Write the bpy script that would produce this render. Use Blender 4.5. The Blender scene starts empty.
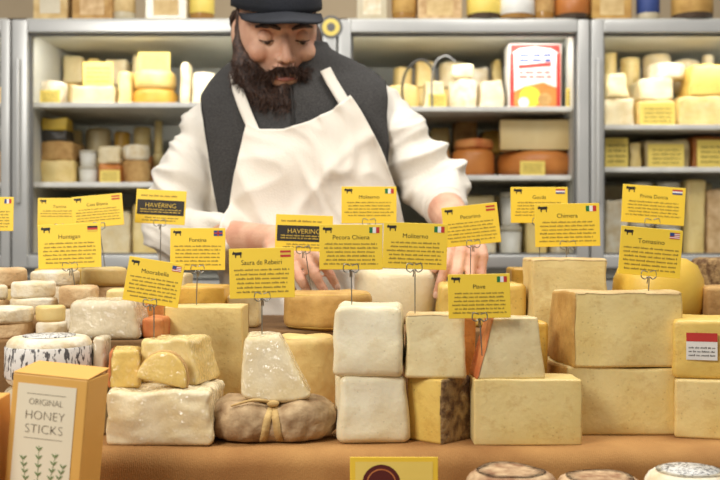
import bpy, bmesh, math, random
from mathutils import Vector, Matrix, noise, Euler
from mathutils.bvhtree import BVHTree
random.seed(7)
S = bpy.context.scene; C = S.collection
F = 990.0; CZ = 1.25
R = math.radians
def wx(px, Y): return (px-360)/F*Y
def wz(py, Y): return CZ-(py-240)/F*Y
def lin(c):
    o = []
    for v in c[:3]:
        v = v/255.0
        o.append(v/12.92 if v <= .04045 else ((v+.055)/1.055)**2.4)
    return (o[0], o[1], o[2], 1)

# ------------------------------------------------------------------ materials
def mat(name, c, c2=None, sc=18, rough=.5, bump=0, bsc=80, coat=0, metal=0, lo=.35, hi=.65, sss=0, stretch=None, c3=None, emit=0):
    m = bpy.data.materials.new(name); m.use_nodes = True
    nt = m.node_tree; b = nt.nodes['Principled BSDF']; L = nt.links.new
    b.inputs['Base Color'].default_value = lin(c)
    b.inputs['Roughness'].default_value = rough
    b.inputs['Metallic'].default_value = metal
    b.inputs['Coat Weight'].default_value = coat
    b.inputs['Coat Roughness'].default_value = .08
    if sss:
        b.inputs['Subsurface Weight'].default_value = sss
        b.inputs['Subsurface Radius'].default_value = (.02, .012, .006)
        b.inputs['Subsurface Scale'].default_value = .5
    tc = nt.nodes.new('ShaderNodeTexCoord'); v = tc.outputs['Object']
    if stretch:
        mp = nt.nodes.new('ShaderNodeMapping'); mp.inputs['Scale'].default_value = stretch
        L(v, mp.inputs['Vector']); v = mp.outputs['Vector']
    if c2 is None: c2 = tuple(max(0, k*.93) for k in c)
    n = nt.nodes.new('ShaderNodeTexNoise'); n.inputs['Scale'].default_value = sc; n.inputs['Detail'].default_value = 5
    L(v, n.inputs['Vector'])
    r = nt.nodes.new('ShaderNodeValToRGB')
    r.color_ramp.elements[0].position = lo; r.color_ramp.elements[0].color = lin(c)
    r.color_ramp.elements[1].position = hi; r.color_ramp.elements[1].color = lin(c2)
    if c3:
        e = r.color_ramp.elements.new(min(.98, hi+.12)); e.color = lin(c3)
    L(n.outputs['Fac'], r.inputs['Fac']); L(r.outputs['Color'], b.inputs['Base Color'])
    if bump:
        n2 = nt.nodes.new('ShaderNodeTexNoise'); n2.inputs['Scale'].default_value = bsc; n2.inputs['Detail'].default_value = 6
        L(v, n2.inputs['Vector'])
        bp = nt.nodes.new('ShaderNodeBump'); bp.inputs['Strength'].default_value = bump; bp.inputs['Distance'].default_value = .004
        L(n2.outputs['Fac'], bp.inputs['Height']); L(bp.outputs['Normal'], b.inputs['Normal'])
    return m
def cheesemat(name, c, c2, edge, pores=.5, rough=.42, bump=.18, psc=150, mott=.65):
    """cut cheese paste: cloudy colour, fine grain, small pores, faint wire-cut lines, darker dried edges"""
    m = mat(name, c, c2, 13, rough, bump, 150, lo=.3, hi=.7, sss=.06)
    nt = m.node_tree; L = nt.links.new; b = nt.nodes['Principled BSDF']
    src = b.inputs['Base Color'].links[0].from_socket
    tc = [n for n in nt.nodes if n.type == 'TEX_COORD'][0].outputs['Object']
    n = nt.nodes.new('ShaderNodeTexNoise'); n.inputs['Scale'].default_value = 38; n.inputs['Detail'].default_value = 8; n.inputs['Roughness'].default_value = .7
    L(tc, n.inputs['Vector'])
    rp = nt.nodes.new('ShaderNodeMapRange'); rp.inputs[1].default_value = .52; rp.inputs[2].default_value = .75; rp.inputs[4].default_value = mott
    L(n.outputs['Fac'], rp.inputs[0])
    g = nt.nodes.new('ShaderNodeNewGeometry')
    pr = nt.nodes.new('ShaderNodeMapRange'); pr.inputs[1].default_value = .505; pr.inputs[2].default_value = .57; pr.inputs[4].default_value = .75
    L(g.outputs['Pointiness'], pr.inputs[0])
    mx = nt.nodes.new('ShaderNodeMath'); mx.operation = 'MAXIMUM'; L(rp.outputs[0], mx.inputs[0]); L(pr.outputs[0], mx.inputs[1])
    m1 = nt.nodes.new('ShaderNodeMix'); m1.data_type = 'RGBA'; m1.inputs[7].default_value = lin(edge)
    L(mx.outputs[0], m1.inputs[0]); L(src, m1.inputs[6])
    v = nt.nodes.new('ShaderNodeTexVoronoi'); v.inputs['Scale'].default_value = psc; L(tc, v.inputs['Vector'])
    vr = nt.nodes.new('ShaderNodeMapRange'); vr.inputs[1].default_value = .10; vr.inputs[2].default_value = .22; vr.inputs[3].default_value = pores; vr.inputs[4].default_value = 0
    L(v.outputs['Distance'], vr.inputs[0])
    n3 = nt.nodes.new('ShaderNodeTexNoise'); n3.inputs['Scale'].default_value = 30; L(tc, n3.inputs['Vector'])
    nr = nt.nodes.new('ShaderNodeMapRange'); nr.inputs[1].default_value = .45; nr.inputs[2].default_value = .6; L(n3.outputs['Fac'], nr.inputs[0])
    mm = nt.nodes.new('ShaderNodeMath'); mm.operation = 'MULTIPLY'; L(vr.outputs[0], mm.inputs[0]); L(nr.outputs[0], mm.inputs[1])
    m2 = nt.nodes.new('ShaderNodeMix'); m2.data_type = 'RGBA'; m2.inputs[7].default_value = lin(tuple(k*.62 for k in edge))
    L(mm.outputs[0], m2.inputs[0]); L(m1.outputs[2], m2.inputs[6]); L(m2.outputs[2], b.inputs['Base Color'])
    bp = [q for q in nt.nodes if q.type == 'BUMP'][0]; hs = bp.inputs['Height'].links[0].from_socket
    sb = nt.nodes.new('ShaderNodeMath'); sb.operation = 'SUBTRACT'; L(hs, sb.inputs[0]); L(mm.outputs[0], sb.inputs[1])
    w = nt.nodes.new('ShaderNodeTexWave'); w.bands_direction = 'DIAGONAL'; w.inputs['Scale'].default_value = 22; w.inputs['Distortion'].default_value = 6; w.inputs['Detail'].default_value = 3
    L(tc, w.inputs['Vector'])
    ad = nt.nodes.new('ShaderNodeMath'); ad.operation = 'MULTIPLY_ADD'; ad.inputs[1].default_value = .08
    L(w.outputs['Fac'], ad.inputs[0]); L(sb.outputs[0], ad.inputs[2]); L(ad.outputs[0], bp.inputs['Height'])
    return m
def wrapmat(name, c, c2):
    """cheese seen through clear film: matt body, glossy creased coat"""
    m = mat(name, c, c2, 24, .5, .4, 60, coat=1.0, lo=.3, hi=.7)
    nt = m.node_tree; L = nt.links.new; b = nt.nodes['Principled BSDF']
    b.inputs['Coat Roughness'].default_value = .05
    tc = [n for n in nt.nodes if n.type == 'TEX_COORD'][0].outputs['Object']
    w = nt.nodes.new('ShaderNodeTexWave'); w.inputs['Scale'].default_value = 20; w.inputs['Distortion'].default_value = 15; w.inputs['Detail'].default_value = 3; w.inputs['Detail Scale'].default_value = 2
    L(tc, w.inputs['Vector'])
    b2 = nt.nodes.new('ShaderNodeBump'); b2.inputs['Strength'].default_value = 1.0; b2.inputs['Distance'].default_value = .008
    L(w.outputs['Fac'], b2.inputs['Height']); L(b2.outputs['Normal'], b.inputs['Coat Normal'])
    return m
def weave(name, c, c2, scale=420, rough=.9):
    m = mat(name, c, c2, sc=9, rough=rough, bump=.22, bsc=scale)
    nt = m.node_tree; L = nt.links.new
    w = nt.nodes.new('ShaderNodeTexWave'); w.inputs['Scale'].default_value = scale/3; w.inputs['Distortion'].default_value = 6
    tc = [n for n in nt.nodes if n.type == 'TEX_COORD'][0]
    L(tc.outputs['Object'], w.inputs['Vector'])
    bp = [n for n in nt.nodes if n.type == 'BUMP'][0]
    ad = nt.nodes.new('ShaderNodeMath'); ad.operation = 'MULTIPLY_ADD'; ad.inputs[1].default_value = .25
    n2 = bp.inputs['Height'].links[0].from_socket
    L(w.outputs['Fac'], ad.inputs[0]); L(n2, ad.inputs[2]); L(ad.outputs[0], bp.inputs['Height'])
    return m
M = {}
M['ivory'] = cheesemat('cheese_ivory', (237,222,174), (229,208,152), (204,168,102), .25)
M['ivory2'] = cheesemat('cheese_pale_white', (241,232,202), (232,217,176), (208,182,126), .2, mott=.5)
M['cream'] = cheesemat('cheese_cream', (236,214,150), (226,198,122), (198,154,80), .25)
M['yellow'] = cheesemat('cheese_yellow', (232,200,108), (222,184,90), (190,142,60), .35)
M['gold'] = cheesemat('cheese_gold', (226,182,80), (212,164,62), (180,126,44), .35)
M['bright'] = cheesemat('cheese_bright_yellow', (240,206,92), (232,192,74), (210,162,54), .1, bump=.12, mott=.25)
M['orange'] = cheesemat('cheese_orange', (220,146,72), (200,122,54), (164,94,40), .3)
M['rind_brown'] = mat('rind_mottled_brown', (100,70,40), (170,138,90), 70, .85, .9, 140, lo=.4, hi=.6)
M['rind_tan'] = mat('rind_tan', (204,164,102), (172,130,74), 34, .8, .5, 120)
M['rind_orange'] = mat('rind_orange', (186,98,46), (206,138,74), 30, .7, .3, 90)
M['rind_gold'] = mat('rind_gold', (206,164,90), (178,134,66), 26, .7, .4, 90)
M['rind_pale'] = mat('rind_pale', (222,194,138), (194,160,102), 24, .65, .4, 80)
M['rind_paleyellow'] = mat('rind_pale_yellow', (230,202,130), (210,172,100), 24, .6, .35, 90)
M['bloomy'] = mat('bloomy_white', (239,230,207), (219,198,157), 44, .9, .5, 160)
M['bloomy_tan'] = mat('bloomy_tan', (222,192,146), (192,154,106), 40, .9, .5, 160)
M['boule'] = mat('boule_crust', (138,106,70), (200,172,130), 46, .85, .9, 70, lo=.3, hi=.7)
M['wrinkled'] = mat('wrinkled_rind', (212,180,138), (150,108,74), 70, .85, .9, 110)
M['wrap_white'] = wrapmat('wrapped_cream', (237,223,186), (222,199,146))
M['wrap_yellow'] = wrapmat('wrapped_yellow', (230,198,108), (214,174,82))
M['wrap_pale'] = wrapmat('wrapped_pale_yellow', (234,212,146), (218,184,104))
M['wrap_grey'] = wrapmat('wrapped_grey', (224,208,174), (194,176,142))
M['print'] = mat('printed_paper', (226,222,212), (84,80,78), 260, .5, .1, 60, lo=.52, hi=.57, stretch=(1,1,.35))
M['raffia'] = mat('raffia', (214,182,118), (180,142,82), 60, .8, .3, 200)
M['card'] = mat('card_yellow', (247,211,68), (243,204,58), 8, .4)
M['card_pale'] = mat('card_pale_yellow', (244,218,112), (239,210,98), 8, .5)
M['ink'] = mat('ink_black', (40,33,24), rough=.6)
M['ink_soft'] = mat('ink_small_print', (136,112,50), rough=.6)
M['ink_brown'] = mat('ink_brown', (126,114,94), rough=.6)
M['ink_y'] = mat('ink_yellow', (226,190,70), rough=.6)
M['green'] = mat('flag_green', (30,120,60), rough=.6)
M['white'] = mat('print_white', (238,235,226), rough=.6)
M['red'] = mat('print_red', (196,52,42), rough=.6)
M['blue'] = mat('print_blue', (52,72,132), rough=.6)
M['wire'] = mat('steel_wire', (150,148,140), rough=.3, metal=.9)
M['alu'] = mat('fridge_aluminium', (208,206,200), (196,195,190), 6, .3, metal=.3)
M['alu_dark'] = mat('fridge_gasket', (112,110,106), rough=.6)
M['liner'] = mat('fridge_liner', (202,201,190), (188,187,176), 5, .6)
M['shelfm'] = mat('fridge_shelf', (208,207,198), rough=.4)
M['burlap'] = weave('burlap_gold', (186,138,78), (154,106,54))
M['wood'] = mat('wood_brown', (140,94,52), (110,70,36), 12, .6, .2, 50, stretch=(1,8,8))
M['riser'] = mat('riser_cloth', (132,96,54), (108,78,42), 14, .9, .3, 200)
M['skin'] = mat('skin', (222,176,146), (204,148,120), 24, .6, .25, 260, sss=.10)
M['lip'] = mat('lip', (176,108,94), rough=.5)
M['hair'] = mat('dark_hair', (44,30,23), (92,62,44), 260, .6, .2, 300, lo=.4, hi=.66)
M['shirt'] = mat('shirt_white_jersey', (233,225,211), (223,214,199), 10, .9, .3, 320)
M['apron'] = mat('apron_white_cotton', (236,227,212), (227,217,201), 8, .9, .25, 380)
M['vest'] = mat('vest_charcoal_heather', (70,67,64), (50,48,46), 420, .95, .5, 420)
M['darkcloth'] = mat('dark_collar_cloth', (44,40,37), rough=.95, bump=.3, bsc=200)
M['cap'] = mat('cap_black', (26,28,36), (18,20,26), 20, .85, .3, 300)
M['jeans'] = mat('trousers_dark', (48,50,60), rough=.9)
M['shoe'] = mat('shoe_black', (25,24,24), rough=.5)
M['eyew'] = mat('eye_white', (215,206,194), rough=.3)
M['iris'] = mat('iris_brown', (50,34,24), rough=.2)
M['nail'] = mat('fingernail', (232,194,174), rough=.3)
M['honeybox'] = mat('carton_gold', (230,178,92), (222,166,78), 6, .5)
M['honeypanel'] = mat('carton_cream', (240,228,198), (235,221,188), 6, .5)
M['leaf'] = mat('leaf_green', (126,146,90), rough=.6)
M['maroon'] = mat('maroon_print', (92,30,26), rough=.5)
M['tub'] = mat('plastic_tub', (226,223,210), (210,206,192), 10, .35)
M['lidm'] = mat('tub_lid', (196,188,166), rough=.4)
M['jarm'] = mat('jar_amber', (186,142,74), (160,114,52), 10, .25, coat=.5)
M['jarw'] = mat('jar_pale', (214,202,174), (196,182,150), 10, .3, coat=.4)
M['jard'] = mat('jar_dark', (96,74,54), (72,54,38), 10, .25, coat=.5)
M['packblack'] = mat('packet_black', (44,40,36), (60,54,44), 20, .4)
M['wall'] = mat('wall_paint', (190,170,140), (180,160,130), 3, .9)
M['floor'] = mat('floor_tile', (120,104,86), (100,86,70), 4, .6)

# ------------------------------------------------------------------ helpers
def tag(o, label=None, cat=None, group=None, kind=None):
    if label: o['label'] = label
    if cat: o['category'] = cat
    if group: o['group'] = group
    if kind: o['kind'] = kind
    return o
def thing(name, label, cat, loc=(0,0,0), rz=0, group=None):
    o = bpy.data.objects.new(name, None); C.objects.link(o)
    o.empty_display_size = .02
    o.location = loc; o.rotation_euler = (0,0,rz)
    return tag(o, label, cat, group)
def obj(name, bm, m, parent=None, smooth=True, loc=None, rot=None):
    me = bpy.data.meshes.new(name)
    if isinstance(bm, bpy.types.Mesh): me = bm
    else:
        bm.to_mesh(me); bm.free()
    me.name = name
    ms = m if isinstance(m, (list, tuple)) else [m]
    me.materials.clear()
    for k in ms: me.materials.append(k)
    if smooth:
        for p in me.polygons: p.use_smooth = True
    o = bpy.data.objects.new(name, me); C.objects.link(o)
    if parent: o.parent = parent
    if loc is not None: o.location = loc
    if rot is not None: o.rotation_euler = rot
    return o
def rbox(sx, sy, sz, r=.004, n=5, nz=0, ns=22, seed=0, taper=0, bulge=0, tapx=None):
    r = min(r, sx*.49, sy*.49, sz*.49)
    def axis(h):
        a = [-h, -h+.42*r, -h+.73*r, -h+r]
        inner = [(-h+r)+(2*(h-r))*i/n for i in range(1, n)]
        return a+inner+[h-r, h-.73*r, h-.42*r, h]
    hx, hy, hz = sx/2, sy/2, sz/2
    ax, ay, az = axis(hx), axis(hy), axis(hz)
    bm = bmesh.new(); D = {}
    def V(p):
        k = (round(p[0],6), round(p[1],6), round(p[2],6))
        if k in D: return D[k]
        q = Vector((max(-hx+r, min(hx-r, p[0])), max(-hy+r, min(hy-r, p[1])), max(-hz+r, min(hz-r, p[2]))))
        d = Vector(p)-q
        w = q+d.normalized()*r if d.length > 1e-9 else q
        t = (w.z+hz)/sz
        s = (1-taper*t)*(1+bulge*math.sin(math.pi*t))
        sxx = s if tapx is None else (1-tapx*t)*(1+bulge*math.sin(math.pi*t))
        w = Vector((w.x*sxx, w.y*s, w.z+hz))
        if nz:
            nv = noise.noise_vector(w*ns+Vector((seed*3.1, seed*1.7, seed)))
            nv2 = noise.noise_vector(w*ns*3+Vector((seed*2.1, seed*.7, seed)))
            f = min(1, w.z/(.01)) if w.z < .01 else 1
            w = w+(nv+nv2*.35)*nz*max(.15,f)
        D[k] = bm.verts.new(w); return D[k]
    def grid(A, B, fn, flip):
        for i in range(len(A)-1):
            for j in range(len(B)-1):
                q = [V(fn(A[i],B[j])), V(fn(A[i+1],B[j])), V(fn(A[i+1],B[j+1])), V(fn(A[i],B[j+1]))]
                if flip: q.reverse()
                try: bm.faces.new(q)
                except ValueError: pass
    grid(ax, ay, lambda a,b:(a,b,hz), False); grid(ax, ay, lambda a,b:(a,b,-hz), True)
    grid(ax, az, lambda a,b:(a,-hy,b), False); grid(ax, az, lambda a,b:(a,hy,b), True)
    grid(ay, az, lambda a,b:(hx,a,b), False); grid(ay, az, lambda a,b:(-hx,a,b), True)
    return bm
def lathe(prof, n=40, nz=0, ns=20, seed=0, sx=1, sy=1):
    bm = bmesh.new(); rings = []
    for (r, z) in prof:
        ring = []
        if r < 1e-6:
            ring = [bm.verts.new((0,0,z))]
        else:
            for i in range(n):
                a = 2*math.pi*i/n
                p = Vector((r*math.cos(a)*sx, r*math.sin(a)*sy, z))
                if nz: p += noise.noise_vector(p*ns+Vector((seed,seed*2,seed*.3)))*nz
                ring.append(bm.verts.new(p))
        rings.append(ring)
    for a, b in zip(rings[:-1], rings[1:]):
        for i in range(n):
            j = (i+1) % n
            if len(a) == 1 and len(b) == 1: continue
            if len(a) == 1: bm.faces.new((a[0], b[j], b[i]))
            elif len(b) == 1: bm.faces.new((a[i], a[j], b[0]))
            else: bm.faces.new((a[i], a[j], b[j], b[i]))
    bmesh.ops.recalc_face_normals(bm, faces=bm.faces)
    return bm
def wheelprof(r, h, e=None, bul=0):
    e = e or min(r,h)*.25
    p = [(0,0), (r-e, 0)]
    for k in range(1,5): 
        a = math.pi/2*k/4; p.append((r-e+e*math.sin(a), e-e*math.cos(a)))
    p.append((r+bul, h/2))
    for k in range(0,5):
        a = math.pi/2*k/4; p.append((r-e+e*math.cos(a), h-e+e*math.sin(a)))
    p.append((r*.75, h)); p.append((r*.4, h)); p.append((0,h))
    return p
def prism(outline, h, bev=.002, nz=0, seed=0, z0=0):
    bm = bmesh.new()
    vs = [bm.verts.new((x,y,z0)) for x,y in outline]
    f = bm.faces.new(vs)
    r = bmesh.ops.extrude_face_region(bm, geom=[f])
    bmesh.ops.translate(bm, verts=[v for v in r['geom'] if isinstance(v, bmesh.types.BMVert)], vec=(0,0,h))
    bmesh.ops.recalc_face_normals(bm, faces=bm.faces)
    if bev: bmesh.ops.bevel(bm, geom=list(bm.edges), offset=bev, segments=2, affect='EDGES', profile=.6)
    if nz:
        for v in bm.verts: v.co += noise.noise_vector(v.co*25+Vector((seed,seed,0)))*nz
    return bm
def catmull(P, sub):
    out = []
    n = len(P)
    for i in range(n-1):
        p0 = P[max(0,i-1)]; p1 = P[i]; p2 = P[i+1]; p3 = P[min(n-1,i+2)]
        for k in range(sub):
            t = k/sub
            out.append([.5*((2*b)+(-a+c)*t+(2*a-5*b+4*c-d)*t*t+(-a+3*b-3*c+d)*t**3) for a,b,c,d in zip(p0,p1,p2,p3)])
    out.append(list(P[-1])); return out
def tube(bm, pts, rads, n=12, sub=4, cap=True):
    P = catmull([list(p)+[r] for p,r in zip(pts, rads)], sub)
    pos = [Vector(p[:3]) for p in P]; rd = [max(1e-5,p[3]) for p in P]
    T = []
    for i in range(len(pos)):
        T.append((pos[min(i+1,len(pos)-1)]-pos[max(0,i-1)]).normalized())
    up = Vector((0,0,1)) if abs(T[0].z) < .9 else Vector((1,0,0))
    u = T[0].cross(up).normalized(); rings = []
    if cap:
        a0 = [(pos[0]-T[0]*rd[0]*math.cos(a), rd[0]*math.sin(a), T[0]) for a in (.35,.8,1.2)]
        a1 = [(pos[-1]+T[-1]*rd[-1]*math.cos(a), rd[-1]*math.sin(a), T[-1]) for a in (1.2,.8,.35)]
    else: a0 = a1 = []
    seq = a0+[(p,r,t) for p,r,t in zip(pos,rd,T)]+a1
    for p, r, t in seq:
        u = (u-t*u.dot(t)).normalized(); w = t.cross(u)
        rings.append([bm.verts.new(p+(u*math.cos(2*math.pi*i/n)+w*math.sin(2*math.pi*i/n))*r) for i in range(n)])
    fs = []
    for a,b in zip(rings[:-1], rings[1:]):
        for i in range(n):
            j=(i+1)%n; fs.append(bm.faces.new((a[i],a[j],b[j],b[i])))
    fs.append(bm.faces.new(rings[0][::-1])); fs.append(bm.faces.new(rings[-1]))
    bmesh.ops.recalc_face_normals(bm, faces=fs)
    return bm
def ball(bm, c, r, n=16, M4=None):
    rr = r if isinstance(r,(tuple,list)) else (r,r,r)
    m = Matrix.Translation(c) @ (M4 or Matrix()) @ Matrix.Diagonal((rr[0],rr[1],rr[2],1))
    bmesh.ops.create_uvsphere(bm, u_segments=n, v_segments=n//2+2, radius=1, matrix=m)
    return bm
def xform(bm, mtx):
    bmesh.ops.transform(bm, matrix=mtx, verts=bm.verts); return bm
class Flat:
    def __init__(s): s.v=[]; s.f=[]; s.m=[]
    def poly(s, pts, mi=0, y=0):
        b=len(s.v); s.v += [(x,y,z) for x,z in pts]; s.f.append(tuple(range(b,b+len(pts)))); s.m.append(mi)
    def rect(s,x0,z0,x1,z1,mi=0,y=0): s.poly([(x0,z0),(x1,z0),(x1,z1),(x0,z1)],mi,y)
    def disc(s,cx,cz,r,mi=0,y=0,n=28): s.poly([(cx+r*math.cos(2*math.pi*i/n),cz+r*math.sin(2*math.pi*i/n)) for i in range(n)],mi,y)
    def text(s,body,size,x,z,mi=0,y=0,maxw=None,bold=.0):
        cu=bpy.data.curves.new('t','FONT'); cu.body=body; cu.size=size; cu.align_x='CENTER'; cu.offset=bold
        cu.resolution_u=3
        o=bpy.data.objects.new('t',cu); C.objects.link(o)
        bpy.context.view_layer.update()
        me=o.evaluated_get(bpy.context.evaluated_depsgraph_get()).to_mesh()
        vs=[(v.co.x,v.co.y) for v in me.vertices]; fs=[tuple(p.vertices) for p in me.polygons]
        bpy.data.objects.remove(o)
        if not vs: return
        w=max(a for a,b in vs)-min(a for a,b in vs); k=1
        if maxw and w>maxw: k=maxw/w
        b=len(s.v); s.v+=[(x+a*k,y,z+c) for a,c in vs]
        for f in fs: s.f.append(tuple(b+i for i in f)); s.m.append(mi)
    def words(s,x0,x1,z,h,mi=0,y=0,rnd=random):
        x=x0
        while x<x1-h:
            w=min(rnd.uniform(1.6,4.5)*h, x1-x); s.rect(x,z,x+w,z+h,mi,y); x+=w+h*.9
    def print_line(s,x0,x1,z,h,mi=0,y=0,rnd=random):
        """small print too fine to read: letter-sized strokes set in words"""
        x=x0; left=rnd.randint(3,8)
        while x<x1:
            w=h*rnd.uniform(.26,.40); hh=h*(.9 if rnd.random()<.22 else .68)
            s.rect(x,z,x+w,z+hh,mi,y); x+=w+h*.22; left-=1
            if left<=0: x+=h*.5; left=rnd.randint(3,8)
    def build(s,name,mats,parent,loc=None):
        me=bpy.data.meshes.new(name); me.from_pydata(s.v,[],s.f)
        o=obj(name,me,mats,parent,smooth=False,loc=loc)
        for p,i in zip(me.polygons,s.m): p.material_index=i
        return o

# ------------------------------------------------------------------ setting
bm=bmesh.new(); bmesh.ops.create_cube(bm,size=1,matrix=Matrix.Translation((0,2.0,-.05))@Matrix.Diagonal((6,7,.1,1)))
tag(obj('floor',bm,M['floor'],smooth=False),kind='structure')
bm=bmesh.new(); bmesh.ops.create_cube(bm,size=1,matrix=Matrix.Translation((0,3.56,1.5))@Matrix.Diagonal((6,.1,3,1)))
tag(obj('wall_back',bm,M['wall'],smooth=False),kind='structure')

# ------------------------------------------------------------------ counter
ZC=1.008; ZR=1.12; ZF=.955
ct=thing('display_counter','long cheese counter with a rolled golden burlap edge','counter',(0,1.45,0))
def boxbm(x0,x1,y0,y1,z0,z1,r=.004):
    b=rbox(x1-x0,y1-y0,z1-z0,r,4); return xform(b,Matrix.Translation(((x0+x1)/2,(y0+y1)/2,z0)))
b=boxbm(-.85,.85,-.315,.33,ZC-.075,ZC,.02)
bmesh.ops.subdivide_edges(b,edges=[e for e in b.edges if abs(e.verts[0].co.x-e.verts[1].co.x)>.2],cuts=30)
for v in b.verts:
    if v.co.y<-.2: v.co.y+=noise.noise(Vector((v.co.x*9,1,v.co.z*12)))*.004; v.co.z+=noise.noise(Vector((v.co.x*12,7,v.co.y*12)))*.002 if v.co.z>ZC-.03 and v.co.y<-.29 else 0
obj('counter_top',b,M['burlap'],ct)
obj('front_shelf',boxbm(-.85,.85,-.60,-.32,ZF-.03,ZF,.004),M['wood'],ct)
obj('base_panel',boxbm(-.84,.84,-.55,.31,0,ZF-.03,.004),M['wood'],ct)
rs=thing('display_riser','tan cloth-covered riser behind the front cheeses','riser',(0,1.6,ZC))
bm=prism([(-.8,-.32),(wx(166,1.3),-.32),(wx(166,1.3),-.18),(.8,-.18),(.8,.12),(-.8,.12)],ZR-ZC,.003)
obj('riser_body',bm,M['riser'],rs)

# ------------------------------------------------------------------ cheese builders
_sd=[0]
DIRS={'+x':Vector((1,0,0)),'-x':Vector((-1,0,0)),'top':Vector((0,0,1)),'back':Vector((0,1,0))}
def blk(px0,px1,pyt,base,Y,depth,m,label,name='cheese_block',cat='cheese',rot=0,r=.006,nz=.0012,ns=22,taper=0,bulge=0,tapx=None,rinds=(),rm=None,sticker=None,group=None,top=None,nseg=9,shear=0,wrapn=.42,bow=0):
    _sd[0]+=1
    a=R(rot); Wp=(px1-px0)/F*Y
    W=(Wp-depth*abs(math.sin(a)))/math.cos(a) if rot else Wp
    ztop=top if top is not None else wz(pyt,Y); H=ztop-base
    dy=(W*abs(math.sin(a))+depth*math.cos(a))/2
    loc=(wx((px0+px1)/2,Y),Y+dy,base)
    bm=rbox(W,depth,H,r,nseg,nz,ns,_sd[0],taper,bulge,tapx)
    if bow:   # a curved rind side, as on a piece cut from a big wheel
        for v in bm.verts:
            k=max(0,-v.co.x/(W/2)); v.co.x-=bow*k*(1-(2*v.co.y/depth)**2)
    if shear:
        for v in bm.verts: v.co.x+=shear*v.co.z
    if not rinds and not sticker:
        o=obj(name,bm,M[m]); o.location=loc; o.rotation_euler=(0,0,a); tag(o,label,cat,group)
    else:
        o=thing(name,label,cat,loc,a,group)
        bm.normal_update()
        rms=rm if isinstance(rm,(list,tuple)) else [rm]*len(rinds)
        for sd,rmm in zip(rinds,rms):
            # a thin skin that follows the paste on that side and wraps its rounded edge
            q=bm.copy(); q.normal_update(); d=DIRS[sd]
            bmesh.ops.delete(q,geom=[f for f in q.faces if f.normal.dot(d)<wrapn],context='FACES')
            for v in q.verts: v.co+=v.normal*.0009+d*.0003
            obj('rind',q,M[rmm],o)
        obj('paste',bm,M[m],o)
        if sticker:
            sw,sh_,sx,sz,sm=sticker
            fl=Flat(); fl.rect(-sw/2,-sh_/2,sw/2,sh_/2,0); fl.rect(-sw/2,sh_*.18,sw/2,sh_/2,1,-.0003)
            for k in range(3): fl.print_line(-sw*.42,sw*.42,-sh_*(.05+.14*k)-.001,sh_*.07,2,-.0003)
            fl.build('paper_label',[M['white'],M[sm],M['ink']],o,(sx,-depth/2-.0030,sz))
    return o,ztop
def rnd(px0,px1,pyt,base,Y,m,label,name='cheese_round',cat='cheese',group=None,e=.3,bul=0,h=None,nz=.001,band=None,top=None,seal=None):
    """Y = centre depth"""
    _sd[0]+=1
    r=(px1-px0)/F*Y/2; H=h or ((top if top is not None else wz(pyt,Y-r*.5))-base)
    bm=lathe(wheelprof(r,H,min(r,H)*e,bul),40,nz,30,_sd[0])
    loc=(wx((px0+px1)/2,Y),Y,base)
    if not band and not seal:
        o=obj(name,bm,M[m]); o.location=loc; o.rotation_euler=(0,0,_sd[0]*1.3); tag(o,label,cat,group)
    else:
        o=thing(name,label,cat,loc,0,group); obj('body',bm,M[m],o)
        if band: obj('paper_band',lathe([(r+.0006,H*.18),(r+.0016+bul*.8,H*.21),(r+.0016+bul,H*.5),(r+.0016+bul*.8,H*.79),(r+.0006,H*.82)],40),M[band],o)
        if seal: obj('top_label',lathe([(r*.62,H+.0002),(r*.62,H+.0016),(0,H+.002)],32),M[seal],o)
    return o,base+H
def partwheel(px0,px1,pyt,base,Y,paste,rind,label,a0=200,a1=430,dep=1.0,name='part_wheel_cheese',e=.012,group=None,h=None):
    """a wheel with a wedge cut out: paste sector + curved rind; angles in degrees seen from above (270 = toward the camera). Y = centre depth"""
    _sd[0]+=1
    r=(px1-px0)/F*Y/2; H=h or wz(pyt,Y-r*.6)-base
    o=thing(name,label,'cheese',(wx((px0+px1)/2,Y),Y,base),0,group)
    n=36; A=[R(a0+(a1-a0)*k/n) for k in range(n+1)]
    bm=bmesh.new(); prof=[]
    for k in range(6): q=math.pi/2*k/5; prof.append((r-e+e*math.sin(q),e-e*math.cos(q)))
    for k in range(6): q=math.pi/2*k/5; prof.append((r-e+e*math.cos(q),H-e+e*math.sin(q)))
    prof=[(0,0)]+prof+[(r*.5,H),(0,H)]
    rows=[[bm.verts.new((max(p,.0005)*math.cos(a),max(p,.0005)*math.sin(a)*dep,z)) for p,z in prof] for a in A]
    for ra,rb_ in zip(rows[:-1],rows[1:]):
        for i in range(len(prof)-1): bm.faces.new((ra[i],rb_[i],rb_[i+1],ra[i+1]))
    bmesh.ops.recalc_face_normals(bm,faces=bm.faces)
    for v in bm.verts: v.co+=noise.noise_vector(v.co*30+Vector((_sd[0],0,0)))*.0015
    obj('rind',bm,M[rind],o)
    rr=r-.003
    pts=[(0,0)]+[(rr*math.cos(a),rr*math.sin(a)*dep) for a in [R(a0+.6+(a1-a0-1.2)*k/n) for k in range(n+1)]]
    if a1-a0<359: obj('paste',prism(pts,H-.006,.0012,.0005,_sd[0],.003),M[paste],o)
    return o,base+H

# centre pale pair
o,z=blk(332,410,378,ZC,1.17,.095,'ivory2','ivory cheese with bulging sides under its twin at counter centre',rot=4,r=.009,nz=.0046,ns=17,bulge=.015,taper=.06)
o,ztopI=blk(333,408,307,z,1.172,.088,'ivory2','ivory rounded cheese balanced on its twin at counter centre',rot=-3,r=.008,nz=.0044,ns=17,bulge=.015,taper=.07)
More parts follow.
